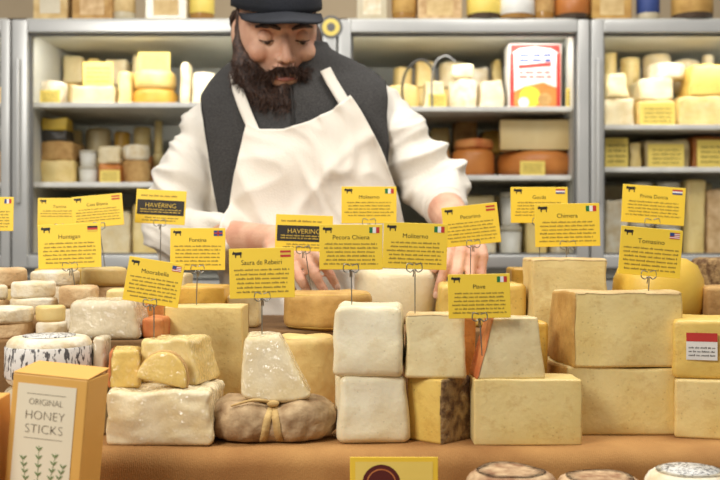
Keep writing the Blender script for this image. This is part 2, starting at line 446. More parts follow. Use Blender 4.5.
# brown-rind corner wedge and cream block
o,z=blk(408,475,380,ZC,1.165,.058,'yellow','yellow cheese chunk with mottled brown crust facing right',rot=-43,r=.004,nz=.0018,rinds=('+x','back'),rm='rind_brown')
o,ztopJ=blk(404,471,316,z,1.172,.075,'ivory','cream square cheese block resting on the brown-crusted chunk',rot=-4,r=.005,nz=.0036,ns=18,taper=.05,rinds=('top',),rm='rind_pale')
# low yellow slab and wedge
o,z=blk(474,582,380,ZC,1.165,.055,'cream','wide low yellow slab with clean cut faces under the orange-edged wedge',r=.0025,nz=.0018,ns=16,rinds=('back',),rm='rind_gold')
o,ztopK=blk(474,547,318,z,1.168,.048,'ivory','tapering cream wedge with thin orange rind on its left side',name='cheese_wedge',rot=4,r=.003,nz=.0014,tapx=.36,shear=.07,rinds=('-x',),rm='rind_orange')
# large blocks
o,z=blk(562,678,368,ZC,1.222,.12,'cream','large cream block at the bottom of the biggest two-block stack',rot=2,r=.004,nz=.0040,ns=11,taper=.02,rinds=('-x',),rm=('rind_gold',),nseg=12,bow=.007)
o,ztopL=blk(569,686,294,z,1.222,.125,'cream','largest cream block, on top of another at the right of the counter',rot=3,r=.0045,nz=.0048,ns=11,taper=.05,rinds=('top','-x'),rm=('rind_pale','rind_gold'),nseg=12,bow=.008)
# right edge
o,z=blk(680,762,381,ZC,1.19,.10,'cream','plain yellow block at the right edge of the counter, lower of two',rot=-16,r=.004,nz=.002)
o,z=blk(678,760,321,z,1.195,.095,'yellow','golden block with a white and red paper label at the right edge',rot=-16,r=.006,nz=.0024,sticker=(.036,.033,-.004,.040,'red'))
# yellow block behind
o,ztopF=blk(163,243,307,ZC,1.34,.075,'cream','tall yellow block behind the wrapped cheeses',r=.003,nz=.002,taper=.02,rinds=('-x','back'),rm='rind_gold')
# wrapped ones
o,z=blk(105,212,391,ZC,1.16,.115,'wrap_white','cream cheese slab in shiny clear film at the bottom of its stack',name='wrapped_cheese',r=.006,nz=.0046,ns=34,nseg=16,taper=.04)
zw=z
o,z=blk(97,140,352,z,1.178,.075,'wrap_yellow','yellow wedge in crinkled plastic, left half of the wrapped stack',name='wrapped_cheese',rot=10,r=.005,nz=.0035,ns=32,taper=.14,rinds=('-x',),rm='rind_orange')
o,zE=blk(136,213,341,zw,1.198,.08,'wrap_pale','pale yellow wedge in shiny plastic, right half of the wrapped stack',name='wrapped_cheese',rot=-14,r=.005,nz=.0044,ns=32,taper=.08,tapx=.2,shear=-.10,nseg=12)
oo=thing('cheese_wedge','small tan-rinded wedge leaning on the wrapped stack','cheese',(wx(161,1.175),1.178,zw))
n=14; rr=.03
arc=[(rr*math.cos(math.pi*k/n),rr*1.25*math.sin(math.pi*k/n)) for k in range(n+1)]
b=prism(arc,.012,.003,.0008,5); xform(b,Matrix.Rotation(R(82),4,'X')@Matrix.Rotation(R(-12),4,'Z')); xform(b,Matrix.Translation((0,.004,.006))); obj('paste',b,M['wrap_yellow'],oo)
arc2=[((rr+.0015)*math.cos(math.pi*k/n),(rr*1.25+.002)*math.sin(math.pi*k/n)) for k in range(n+1)]
b=prism(arc2,.008,.002,.0008,5); xform(b,Matrix.Rotation(R(82),4,'X')@Matrix.Rotation(R(-12),4,'Z')); xform(b,Matrix.Translation((0,.008,.006))); obj('rind',b,M['rind_tan'],oo)
# boule with raffia
bo=thing('tied_cheese','flat oval tan-brown crusted cheese tied with raffia','cheese',(wx(271,1.2),1.215,ZC))
Hb=.052; a_,b_=.080,.058
bm=lathe([(0,0),(.3,0),(.6,0),(.84,.06),(.96,.2),(1.0,.42),(.99,.62),(.93,.8),(.8,.92),(.58,.98),(.25,1.0),(0,1.0)],72)
bmesh.ops.subdivide_edges(bm,edges=list(bm.edges),cuts=1,use_grid_fill=True,smooth=.2)
def pinch(x): return 1-.20*math.exp(-((x-.004)/.018)**2)
for v in bm.verts:
    p=Vector((v.co.x*a_,v.co.y*b_,max(0,v.co.z)*Hb)); k=1+.04*noise.noise(p*26+Vector((3,1,2)))+.045*noise.noise(p*75)+.025*noise.noise(p*160)
    s=pinch(p.x)
    v.co=Vector((p.x*k,p.y*k*s,p.z*(1+.07*noise.noise(p*34)+.04*noise.noise(p*90))*(s if p.z>Hb*.3 else 1)))
obj('crust',bm,M['boule'],bo)
def ell(off,tl,lift=.002):
    pts=[]
    for k in range(41):
        a=2*math.pi*k/40
        yy=math.cos(a); zz=math.sin(a)
        x=off+tl*zz*.5; s=math.sqrt(max(.05,1-(x/a_)**2))*pinch(x)
        ry=b_*s+lift; e=.72
        pts.append((x, math.copysign(abs(yy)**e,yy)*ry, max(.002,Hb*.46*pinch(x)+math.copysign(abs(zz)**e,zz)*(Hb*.5)*1.07*pinch(x)+lift*.6)))
    return pts
for off,tl in ((-.003,.012),(.010,-.010)):
    # flat raffia ribbon
    bm=bmesh.new(); w_=.0042
    A_=[Vector(p) for p in ell(off-w_,tl)]; B_=[Vector(p) for p in ell(off+w_,tl)]
    va=[bm.verts.new(p) for p in A_]; vb=[bm.verts.new(p) for p in B_]
    for k in range(40): bm.faces.new((va[k],va[k+1],vb[k+1],vb[k]))
    bmesh.ops.recalc_face_normals(bm,faces=bm.faces)
    q=obj('raffia_band',bm,M['raffia'],bo); sm=q.modifiers.new('s','SOLIDIFY'); sm.thickness=.0012; sm.offset=0
bm=bmesh.new()
tube(bm,[(.004,-.030,Hb*.92),(-.018,-.040,Hb*1.0),(-.044,-.044,Hb*.88)],[.0022,.0020,.0012],6,4)
ball(bm,(.004,-.033,Hb*.90),(.008,.004,.004),10)
obj('raffia_knot',bm,M['raffia'],bo)
# tapered pale piece on top
bm=rbox(.084,.062,.081,.008,9,.0035,22,77,0,.02)
for v in bm.verts:
    t=max(0,v.co.z/.081); v.co.x=v.co.x*(1-.48*t**1.3)-.017*t; v.co.y*=(1-.25*t); v.co.z-=max(0,v.co.x)*.35*t
    v.co.z+= .006*(v.co.x/.04)**2*(1-t)
g=obj('tapered_cheese',bm,M['wrap_white']); g.location=(wx(277,1.2),1.215,ZC+Hb-.006); tag(g,'pale tapered cheese in clear film sitting on the tied brown cheese','cheese')
zG=ZC+Hb+.068
# part wheels behind
o,z=partwheel(276,336,336,ZC,1.375,'cream','rind_paleyellow','small pale yellow part wheel under the larger part wheel, left of the ivory twins',a0=150,a1=400,e=.012)
o,zH=partwheel(284,372,292,ZR,1.475,'yellow','rind_gold','golden-rinded part wheel behind the ivory twins, under the near hand',a0=160,a1=415,e=.012)
# behind ones on the riser
o,zP=rnd(354,438,270,ZR,1.60,'ivory2','pale ivory drum cheese behind the ivory twin cheeses',e=.2)
o,zQ=blk(440,526,284,ZR,1.47,.09,'yellow','yellow block under the hand of the man on the right',r=.008,nz=.0028)
o,zB=blk(532,607,259,ZR,1.44,.09,'cream','cream upright block behind the largest cream block',r=.005,nz=.003,rinds=('top',),rm='rind_pale')
blk(522,548,322,ZC,1.25,.04,'gold','golden piece wedged behind the orange-edged wedge',r=.005)
blk(436,476,316,ZC,1.30,.06,'orange','orange piece in the gap behind the cream square block',r=.006)
bm=lathe([(0,0),(.6,.0),(.86,.1),(.98,.3),(1.0,.5),(.97,.7),(.84,.9),(.6,1.0),(.3,1.02),(0,1.02)],48)
for v in bm.verts: v.co=Vector((v.co.x*.068,v.co.y*.066,v.co.z*.102))
g=obj('cheese_round',bm,M['bright']); g.location=(wx(658,1.50),1.50,ZR); tag(g,'rounded bright yellow cheese ball behind the largest cream block','cheese')
rnd(692,770,258,ZR,1.66,'rind_brown','dark brown-rinded wheel at the right end of the riser',e=.2)
blk(708,770,287,ZR,1.44,.09,'rind_tan','tan-rinded block below the dark wheel at the right end',r=.006,nz=.001)
blk(608,616,292,ZR,1.45,.03,'gold','narrow golden piece between the upright block and the yellow ball',r=.004)

# left pile : stacks of thin rounds
gl='small soft rounds piled on the left end of the riser'
def stackr(px0,px1,Y,tops,ms,where,e=.22):
    b=ZR; n=len(tops); nm={1:['only round'],2:['lower','upper'],3:['bottom','middle','top']}[n]
    cw={'bloomy':'white','bloomy_tan':'tan','cream':'cream','yellow':'yellow','wrap_grey':'greyish wrapped','rind_orange':'orange'}
    for i,(t,m_) in enumerate(zip(tops,ms)):
        o,b=rnd(px0+random.uniform(-2,2),px1+random.uniform(-2,2),t,b,Y,m_,'%s soft round, %s in the stack %s'%(cw[m_],nm[i],where),group=gl,e=e,nz=.0018)
    return b
stackr(-30,33,1.335,[323,308],['bloomy_tan','bloomy'],'at the left edge, front row')
stackr(36,65,1.335,[322,306],['bloomy','cream'],'directly left of the grey wrapped cheese')
stackr(-42,8,1.425,[314,300,286],['bloomy','bloomy_tan','bloomy'],'cut by the left edge, second row')
stackr(12,56,1.425,[313,298,282],['bloomy_tan','bloomy','bloomy'],'beneath the left part of the Huntigan sign')
zL=stackr(59,97,1.425,[308,286],['bloomy','bloomy_tan'],'pierced by the Huntigan sign')
stackr(-24,26,1.54,[304,288,268],['bloomy','cream','bloomy_tan'],'at the far left back')
stackr(32,78,1.54,[304,286,271],['bloomy_tan','bloomy','bloomy'],'at the back behind the Huntigan sign')
zM=stackr(83,127,1.53,[304,286,268],['cream','bloomy_tan','cream'],'at the back under the tilted sign')
zN=stackr(34,84,1.66,[290,268],['bloomy','yellow'],'in the rearmost row by the sleeve')
zD=blk(66,141,301,ZR,1.285,.095,'wrap_grey','greyish rounded cheese in clear film on the left riser',name='wrapped_cheese',r=.009,nz=.0030,ns=26,taper=.06,tapx=.18,shear=-.10,nseg=12)[1]
blk(142,164,318,ZR,1.30,.06,'rind_orange','small orange-red rinded piece beside the tall yellow block',r=.005)
blk(102,130,290,ZR,1.40,.06,'cream','cream wedge behind the greyish wrapped cheese',r=.004,nz=.002,tapx=.3)
blk(132,170,296,ZR,1.41,.07,'orange','orange cheese piece behind the tilted Moorabella sign',r=.005,nz=.002)
blk(176,224,286,ZR,1.45,.08,'gold','golden cheese behind the tall yellow block',r=.005)
blk(226,258,296,ZR,1.46,.07,'ivory','ivory piece behind the tall yellow block, nearest the apron',r=.005,nz=.002)
blk(140,185,274,ZR,1.62,.08,'ivory','ivory block at the back beneath the black brand sign',r=.005)
# printed wheels at left
o,z=rnd(6,94,388,ZC,1.225,'wrap_grey','grey wrapped wheel under the black-and-white printed wheel',name='round_cheese',e=.2)
o,z=rnd(8,91,338,z,1.225,'bloomy','cheese wheel in black-and-white printed paper band',name='round_cheese',e=.22,band='print',seal='print')
blk(92,104,337,ZC,1.22,.04,'wrap_grey','thin greyish wrapped piece squeezed beside the printed wheel',name='wrapped_cheese',r=.005)

# front low shelf
for (a,b_2,t,m_,lb,sl) in ((465,556,470,'wrinkled','wrinkled tan round at the counter front, next to the emblem card',None),
                      (557,643,476,'wrinkled','wrinkled tan round in the middle of the front three',None),
                      (645,735,470,'bloomy','white round with black printed top label at the front right','print')):
    rnd(a,b_2,t,ZF,1.03,m_,lb,name='cheese_round',h=wz(t,1.03)-ZF,e=.35,nz=.0022,group='rounds along the counter front',seal=sl)

# honey box
hb=thing('honey_stick_box','gold carton with cream panel reading original honey sticks','box',(wx(49,1.04),1.045,ZF+.0045),R(-6))
hb.rotation_euler=(0,R(5),R(-6))
Wb,Db,Hb2=.080,.06,wz(381,1.01)-ZF
obj('carton',rbox(Wb,Db,Hb2,.0015,3),M['honeybox'],hb,smooth=False)
fl=Flat(); fl.rect(-Wb*.42,.004,Wb*.36,Hb2-.009,0)
fl.build('front_panel',[M['honeypanel']],hb,(0,-Db/2-.0006,0))
fl=Flat(); w=Wb*.68; xc=-Wb*.03
fl.text('ORIGINAL',.0092,xc,Hb2-.030,0,0,w*.66,-.00016); fl.text('HONEY',.0132,xc,Hb2-.045,0,0,w*.76,-.0003); fl.text('STICKS',.0132,xc,Hb2-.059,0,0,w*.76,-.0003)
fl.rect(xc-w*.38,Hb2-.0645,xc+w*.38,Hb2-.0641,0); fl.rect(xc-w*.38,Hb2-.0190,xc+w*.38,Hb2-.0186,0)
fl.build('lettering',[M['ink_brown']],hb,(0,-Db/2-.0011,0))
fl=Flat()
for sx,ang,l in ((-.014,12,.043),(.006,-8,.048),(-.004,2,.054),(.012,-16,.038)):
    a=R(ang); x0,z0=sx,.026; dx,dz=math.sin(-a),math.cos(a)
    fl.poly([(x0-.0003,z0),(x0+.0003,z0),(x0+dx*l+.0002,z0+dz*l),(x0+dx*l-.0002,z0+dz*l)],0)
    for k in range(5):
        t=.25+.16*k; bx,bz=x0+dx*l*t,z0+dz*l*t
        for s in (-1,1): fl.poly([(bx,bz),(bx+s*.002,bz+.0018),(bx+s*.004,bz+.005),(bx+s*.0008,bz+.0034)],0)
fl.build('plant_drawing',[M['leaf']],hb,(0,-Db/2-.0011,0))
bm=prism([(-Wb/2,-Db/2),(Wb/2,-Db/2),(Wb/2,Db/2),(-Wb/2,Db/2)],.0012,.0003); xform(bm,Matrix.Translation((0,0,Hb2+.0022))@Matrix.Rotation(R(4),4,'X'))
obj('lid_flap',bm,M['honeybox'],hb,smooth=False)
h2=thing('carton_box','plain gold carton cut by the left edge beside the honey box','box',(wx(-38,1.02),1.03,ZF),R(5))
obj('carton',rbox(.075,.06,wz(402,1.0)-ZF,.0015,3),M['honeybox'],h2,smooth=False)
fl=Flat(); fl.rect(-.034,.006,.03,.10,0); fl.build('front_panel',[M['rind_orange']],h2,(0,-.0306,0))

# emblem card
Ye=1.09
ec=thing('emblem_card','yellow card with a dark maroon round emblem at the counter front','sign',(wx(394,Ye),Ye,ZF))
cw=88/F*Ye; ch=wz(457,Ye)-ZF
obj('card',rbox(cw,.0016,ch,.0007,3),M['card'],ec,smooth=False)
fl=Flat(); fl.rect(-cw*.44,.004,cw*.44,ch-.005,0,0); fl.build('cream_panel',[M['card_pale']],ec,(0,-.0012,0))
fl=Flat(); fl.disc(-.014,ch-.029,.021,0,0); fl.disc(-.014,ch-.029,.0165,1,-.0003); fl.disc(-.014,ch-.029,.015,0,-.0006)
fl.build('round_emblem',[M['maroon'],M['rind_orange']],ec,(0,-.0016,0))
bm=bmesh.new(); tube(bm,[(0,.001,ch*.6),(0,.022,.001)],[.001,.001],6,1); obj('easel_leg',bm,M['wire'],ec)

# ------------------------------------------------------------------ signs
COW=[(-1,.1),(-1.05,.45),(-.85,.62),(-.75,.78),(-.68,.62),(-.45,.55),(.75,.6),(.9,.55),(1.0,.1),(.93,.1),(.88,.38),(.82,.2),(.8,-.55),(.62,-.55),(.6,-.1),(.45,-.02),(-.1,-.05),(-.25,-.1),(-.27,-.55),(-.45,-.55),(-.5,-.02),(-.62,.15),(-.8,.05)]
def flagdraw(fl,kind,x,z,w,h,base):
    def v(cs):
        for i,c in enumerate(cs): fl.rect(x+w*i/3,z,x+w*(i+1)/3,z+h,base[c])
    def hh(cs):
        n=len(cs)
        for i,c in enumerate(cs): fl.rect(x,z+h-h*(i+1)/n,x+w,z+h-h*i/n,base[c])
    if kind=='it': v('gwr')
    elif kind=='fr': v('bwr')
    elif kind=='es': hh('ryr')
    elif kind=='de': hh('kry')
    elif kind=='nl': hh('rwb')
    elif kind=='us':
        hh('rwrwrwr'); fl.rect(x,z+h*.45,x+w*.45,z+h,base['b'],-.0003)
    elif kind=='uk':
        fl.rect(x,z,x+w,z+h,base['b']); fl.rect(x,z+h*.4,x+w,z+h*.6,base['r'],-.0003); fl.rect(x+w*.42,z,x+w*.58,z+h,base['r'],-.0003)
FM=['green','white','red','blue','ink','ink_y']; FB=dict(g=0,w=1,r=2,b=3,k=4,y=5)
def sign(px,py,w,h,Y,title,flag,roll,pin_px,pin_z,label,style='plain',yaw=0,lines=6):
    cx,cz=wx(px,Y),wz(py,Y); W=w/F*Y; H=h/F*Y; pxw=wx(pin_px,Y)
    rn=random.Random(int(px*7+py))
    root=thing('price_sign',label,'sign',(pxw,Y,pin_z),0,'yellow price signs on wire pins')
    card=obj('card',xform(rbox(W,.0012,H,.0005,2),Matrix.Translation((0,0,-H/2))),M['card'],root,smooth=False,loc=(cx-pxw,-.002,cz-pin_z),rot=(R(-3),R(roll),R(yaw)))
    y=-.0009
    if style=='brand':
        fl=Flat(); fl.rect(-W*.47,-H*.24,W*.47,H*.20,0); fl.build('black_band',[M['ink']],card,(0,y,0))
        fl=Flat(); fl.text(title,H*.19,0,-H*.02,0,0,W*.78,-.0001)
        for q in (.10,.17): fl.print_line(-W*.40,W*.40,-H*q,H*.045,0,0,rn)
        fl.print_line(-W*.4,W*.3,H*.30,H*.06,1,.0003,rn); fl.print_line(-W*.3,W*.36,-H*.34,H*.05,1,.0003,rn); fl.print_line(-W*.36,W*.3,-H*.42,H*.05,1,.0003,rn)
        fl.build('lettering',[M['ink_y'],M['ink_soft']],card,(0,y-.0004,0))
    else:
        fl=Flat(); fl.text(title,H*.14,0,H*.17,0,0,W*.62,-.00004)
        for k in range(lines):
            ww=W*rn.uniform(.37,.44); fl.print_line(-ww,ww,H*.05-H*.088*k,H*.044,1,0,rn)
        fl.build('lettering',[M['ink'],M['ink_soft']],card,(0,y,0))
        s=W*.075
        fl=Flat(); fl.poly([(-W*.37+a*s,H*.37+b*s) for a,b in COW],0); fl.build('cow_emblem',[M['ink']],card,(0,y,0))
        if flag:
            fl=Flat(); flagdraw(fl,flag,W*.29,H*.31,W*.16,H*.13,FB); fl.build('flag_emblem',[M[k] for k in FM],card,(0,y,0))
    bm=bmesh.new(); top=Vector((cx-pxw,0,cz-pin_z-H*.2)); bot=Vector((0,0,-.012))
    tube(bm,[bot,bot.lerp(top,.5),top],[.0007,.0008,.0008],6,1); obj('pin',bm,M['wire'],root)
    bx=Vector((cx-pxw,-.0035,cz-pin_z-H*.5)); a=R(roll); bx.x-=math.sin(a)*H*.5
    bm=bmesh.new(); k=W*.095
    for sg in (-1,1):
        tube(bm,[bx+Vector((sg*k*.2,0,k*.7)),bx+Vector((sg*k*1.1,0,k*.9)),bx+Vector((sg*k*1.25,0,-.1*k)),bx+Vector((sg*k*.6,0,-.5*k)),bx+Vector((sg*k*.15,0,-.1*k)),bx+Vector((sg*k*.15,.003,-k*1.2))],[.0008]*6,5,3)
    obj('wire_clip',bm,M['wire'],root)
    return root
sign(-8,214,44,34,1.57,'Brie','fr',0,-5,wz(266,1.57)-.008,'yellow sign cut off by the left edge')
sign(60,213,44,30,1.66,'Tomme','fr',0,64,zN,'half hidden sign behind the front left sign',lines=3)
sign(98,211,51,32,1.6,'Casa Blanca','es',-5,106,zM,'tilted sign directly left of the black brand sign at back',lines=5)
sign(70,246,63,44,1.44,'Huntigan','de',-2,76,zL,'yellow sign over the white rounds, titled Huntigan')
sign(161,207,50,34,1.66,'HAVERING','',3,160,wz(274,1.62),'black-banded brand sign farther left, before the sleeve','brand')
sign(198,249,55,42,1.38,'Fontina','uk',0,196,ztopF,'sign pinned in the tall yellow block')
sign(154,282,56,44,1.245,'Moorabella','us',9,154,zE,'clockwise tilted sign above the wrapped cheeses')
sign(262,273,65,50,1.215,'Saura de Rebeiri','es',-1.5,262,zG-.006,'sign pinned in the pale tapered cheese')
sign(304,233,57,36,1.5,'HAVERING','',2,312,zH-.001,'black-banded brand sign in front of the apron','brand')
sign(369,205,55,37,1.57,'Moliterno','it',0,372,zP,'farther sign behind two others at the apron centre',lines=5)
sign(351,247,63,45,1.205,'Pecora Chiena','it',0,352,ztopI,'sign pinned in the ivory twin cheeses')
sign(415,246,64,46,1.205,'Moliterno','it',2,415,ztopJ,'sign pinned in the cream square block')
sign(471,225,56,40,1.5,'Pecorino','es',-6,470,zQ,'tilted sign hiding the forearm above the yellow block')
sign(479,296,62,44,1.160,'Piave','it',-1,482,wz(345,1.160),'lowest sign, in front of the yellow block and orange-edged wedge')
sign(539,205,57,36,1.6,'Gouda','nl',0,540,wz(268,1.6),'back sign partly hidden behind the Chimera sign',lines=5)
sign(567,225,65,43,1.475,'Chimera','it',-1,566,zB,'sign titled Chimera pinned in the cream upright block')
sign(653,205,63,38,1.6,'Prima Donna','nl',4,655,wz(266,1.55),'far right back sign with the Tomasino sign below it',lines=5)
sign(650,252,62,48,1.28,'Tomasino','us',5,648,ztopL,'sign pinned in the largest cream block')
# supports for back signs
blk(512,556,268,ZR,1.59,.07,'gold','golden block at the back under the back right sign',r=.005)
rnd(628,690,266,ZR,1.66,'cream','cream wheel at the back behind the yellow ball',e=.2)

# ------------------------------------------------------------------ fridges
YF=2.75
def fx(px): return (px-360)/F*YF
ZT=wz(16,YF); ZD1=wz(21,YF); ZD0=wz(268,YF)
def fridge(p0,p1,shelves,label,fr0=16,fr1=16):
    x0,x1=fx(p0),fx(p1); W=x1-x0
    root=thing('display_fridge',label,'fridge',((x0+x1)/2,YF,0))
    bm=bmesh.new()
    def bx(a,b,c,d,e,f): bmesh.ops.create_cube(bm,size=1,matrix=Matrix.Translation(((a+b)/2,(c+d)/2,(e+f)/2))@Matrix.Diagonal((b-a,d-c,f-e,1)))
    h=W/2
    bx(-h,h,.66,.70,.1,ZT); bx(-h,-h+.025,.03,.66,.1,ZT); bx(h-.025,h,.03,.66,.1,ZT); bx(-h,h,.03,.66,ZT-.03,ZT); bx(-h,h,.03,.66,ZD0-.03,ZD0+.02)
    obj('cabinet',bm,M['liner'],root,smooth=False)
    bm=bmesh.new(); bx(-h,h,0.002,.66,.0,ZD0-.035); obj('lower_panel',bm,M['alu'],root,smooth=False)
    for z in shelves:
        b=rbox(W-.06,.46,.012,.002,2); xform(b,Matrix.Translation((0,.31,z-.012))); sh=obj('shelf',b,M['shelfm'],root)
        b=rbox(W-.06,.006,.014,.001,2); xform(b,Matrix.Translation((0,.077,z-.013))); obj('shelf_rail',b,M['white'],sh)
    a=fr0/F*YF; c=fr1/F*YF; t=.036
    bm=bmesh.new()
    for q in ((-h+.001,-h+a),(h-c,h-.001)): 
        b=rbox(q[1]-q[0],.045,ZD1-ZD0,.004,2); me=bpy.data.meshes.new('t'); xform(b,Matrix.Translation(((q[0]+q[1])/2,0,ZD0))); b.to_mesh(me); b.free(); bm.from_mesh(me); bpy.data.meshes.remove(me)
    for q in ((ZD1-t,ZD1),(ZD0,ZD0+t)):
        b=rbox(W-a-c,.043,q[1]-q[0],.004,2); me=bpy.data.meshes.new('t'); xform(b,Matrix.Translation(((a-c)/2,0,q[0]))); b.to_mesh(me); b.free(); bm.from_mesh(me); bpy.data.meshes.remove(me)
    door=obj('door_frame',bm,M['alu'],root)
    bm=bmesh.new()
    g=.006
    xa,xb,za,zb=-h+a,h-c,ZD0+t,ZD1-t
    bx(xa,xa+g,-.004,.012,za,zb); bx(xb-g,xb,-.004,.012,za,zb); bx(xa+g,xb-g,-.004,.012,zb-g,zb); bx(xa+g,xb-g,-.004,.012,za,za+g)
    obj('gasket',bm,M['alu_dark'],door,smooth=False)
    b=rbox(.010,.012,.4,.004,3); xform(b,Matrix.Translation((-h+a*.5,-.034,1.35))); obj('handle',b,M['alu'],door)
    L=bpy.data.lights.new('fridge_lamp','AREA'); L.shape='RECTANGLE'; L.size=W*.85; L.size_y=.06; L.energy=2.6*W; L.color=(1,.985,.95)
    lo=bpy.data.objects.new('fridge_lamp',L); C.objects.link(lo); lo.location=((x0+x1)/2,YF+.09,ZT-.04); lo.rotation_euler=(R(25),0,0)
    return root
SL=[wz(104,2.85),wz(183,2.85),wz(262,2.85)]; SM=[wz(108,2.85),wz(176,2.85),wz(262,2.85)]; SR=[wz(126,2.85),wz(168,2.85),wz(262,2.85)]
fridge(-260,13,SL,'glass fridge cut off by the left edge',16,10)
fr1=fridge(14,337,SL,'glass fridge on the left, behind the man\'s sleeve',16,14)
fridge(338,588,SM,'glass fridge in the middle, holding the red and white carton',13,12)
fridge(589,860,SR,'glass fridge on the right, full of pale wedges',13,16)

def tub(px0,px1,pyt,base,Y,label,m='tub',lid='lidm',top=None):
    r=(px1-px0)/F*Y/2; H=wz(pyt,Y)-base
    o=thing('plastic_tub',label,'tub',(wx((px0+px1)/2,Y),Y+r,base),0,'plastic tubs in the fridges')
    obj('cup',lathe([(0,0),(r*.8,0),(r*.84,H*.05),(r*.95,H*.85),(0,H*.85)],24),M[m],o)
    obj('lid',lathe([(0,H*.85),(r,H*.85),(r,H*.97),(r*.9,H),(0,H)],24),M[lid],o)
    return o,base+H
def card(px0,px1,py0,py1,Y,label,base):
    W=(px1-px0)/F*Y; zt=wz(py0,Y); H=zt-base
    o=thing('price_card',label,'sign',(wx((px0+px1)/2,Y),Y,base),0,'yellow price cards in the fridges')
    obj('card',rbox(W,.003,H,.001,2),M['card_pale'],o,smooth=False)
    fl=Flat()
    for k in range(4): fl.print_line(-W*.38,W*.38,H*(.72-.17*k),H*.09,0)
    fl.build('lettering',[M['ink_soft']],o,(0,-.0022,0))
    return o
Y1=2.9
def fb(px0,px1,pyt,base,m,label,Y=Y1,d=.12,**k): return blk(px0,px1,pyt,base,Y,d,m,label,group='cheeses in the fridges',r=k.pop('r',.009),nz=k.pop('nz',.006),nseg=6,**k)
def fw(px0,px1,pyt,base,m,label,Y=None,**k):
    r=(px1-px0)/F*Y1/2
    return rnd(px0,px1,pyt,base,Y or (Y1+r),m,label,name='round_cheese',group='cheeses in the fridges',h=wz(pyt,Y or Y1)-base,e=.3,nz=.003,**k)
# back rows of the shelves, one or two layers high
rb=random.Random(21)
CN={'ivory':'ivory','cream':'cream','yellow':'yellow','gold':'golden','orange':'orange','rind_tan':'tan','bloomy':'white','ivory2':'pale white','wrap_white':'film-wrapped cream','wrap_grey':'film-wrapped greyish','wrap_pale':'film-wrapped pale yellow'}
def backrow(p0,p1,base,ytop,where,pal,Y=3.08):
    x=p0
    while x<p1-8:
        w=rb.uniform(16,32); x2=min(x+w,p1); zt=wz(ytop+rb.uniform(0,12),Y); b=base
        H=zt-base; layers=2 if H>.09 else 1
        for k in range(layers):
            m_=rb.choice(pal); t=base+H*(k+1)/layers*(.96 if k else 1)
            kd=['lower layer','upper layer'][k] if layers==2 else 'single layer'
            lb='%s cheese in the back row, %s, of the %s'%(CN[m_],kd,where); gp='back row, %s, %s, %s'%(where,kd,CN[m_])
            if rb.random()<.5: blk(x+k,x2-1.5-k,0,b,Y,.12,m_,lb,group=gp,r=.010,nz=.005,nseg=4,taper=rb.uniform(0,.15),top=t)
            else:
                r=(x2-1.5-x-2*k)/F*Y/2; rnd(x+k,x2-1.5-k,0,b,Y+r,m_,lb,name='round_cheese',group=gp,h=t-b,e=.28,nz=.002)
            b=t
        x=x2
P1=['ivory','cream','bloomy','ivory2','wrap_white','wrap_pale']; P2=['cream','rind_tan','orange','gold','ivory','wrap_pale']
backrow(42,150,SL[0],46,'left fridge top shelf',P1); backrow(42,165,SL[1],118,'left fridge second shelf',P2); backrow(42,165,SL[2],194,'left fridge bottom shelf',P1)
backrow(392,505,SM[0],54,'middle fridge top shelf',P1); backrow(430,564,SM[1],117,'middle fridge second shelf',P2); backrow(460,564,SM[2],186,'middle fridge bottom shelf',P1)
backrow(602,716,SR[0],48,'right fridge top shelf',P1); backrow(602,716,SR[1],136,'right fridge second shelf',P2); backrow(602,716,SR[2],178,'right fridge bottom shelf',P1)
s1,s2,s3=SL
# leftmost fridge
fb(-30,8,88,s1,'yellow','yellow block at the left edge, top fridge shelf')
fb(-30,9,150,s2,'gold','golden block at the left edge, second fridge shelf')
# left fridge, top shelf
fw(38,67,80,s1,'bloomy','pale wheel on the left fridge top shelf beside the frame')
o,z=fb(70,114,86,s1,'wrap_white','film-wrapped cream block under the yellow card, left fridge top shelf')
card(83,113,62,86,Y1+.03,'yellow card standing on the wrapped cream block, left fridge',z)
fb(116,131,70,s1,'cream','narrow cream block beside the wrapped one, left fridge',taper=.2)
o,z=fw(133,178,88,s1,'gold','golden wheel at the bottom of the left fridge wheel pile')
o,z=fw(134,176,69,z,'cream','cream wheel on top of the golden wheel, left fridge')
card(138,170,52,69,Y1+.05,'yellow card on the wheel pile, left fridge',z)
fb(192,214,72,s1,'ivory2','white block by the shoulder, left fridge top shelf')
fb(180,190,62,s1,'wrap_white','tall thin wrapped packet, left fridge top shelf',d=.05)
card(40,60,90,104,2.87,'yellow card before the pale wheel, left fridge top shelf',s1)
# left fridge second shelf
o,z=fb(40,74,160,s2,'cream','cream slab under the black packet, left fridge second shelf')
o,z=fb(40,74,141,z,'rind_tan','tan-rinded slab, left fridge second shelf')
o,z=fb(42,67,130,z,'packblack','black packet with yellow trim on the tan slab, left fridge',d=.07,r=.004)
fb(42,67,118,z,'ink_y','yellow packet on top of the black packet, left fridge',d=.07,r=.004)
o,z=tub(76,96,166,s2,Y1,'white tub, lower of two in the left fridge'); tub(77,95,150,z,Y1,'white tub, upper of two in the left fridge')
o,zo=fb(98,121,164,s2,'orange','orange block on the left fridge second shelf')
o,z=fw(123,150,160,s2,'rind_tan','tan wheel on the left fridge second shelf')
fw(123,149,144,z,'bloomy','white wheel on the tan wheel, left fridge')
fb(98,120,146,zo,'wrap_white','small film-wrapped block on the orange block, left fridge',d=.08)
card(100,120,170,184,2.87,'yellow card before the orange block, left fridge second shelf',s2)
# left fridge bottom
for a,b,t,m_,lb in ((36,62,214,'ivory','ivory block on the left fridge bottom shelf near the frame'),(64,96,205,'gold','golden block on the left fridge bottom shelf'),(98,130,212,'wrap_white','wrapped white block on the left fridge bottom shelf'),(132,160,205,'cream','cream block on the left fridge bottom shelf near the sleeve')):
    fb(a,b,t,s3,m_,lb)
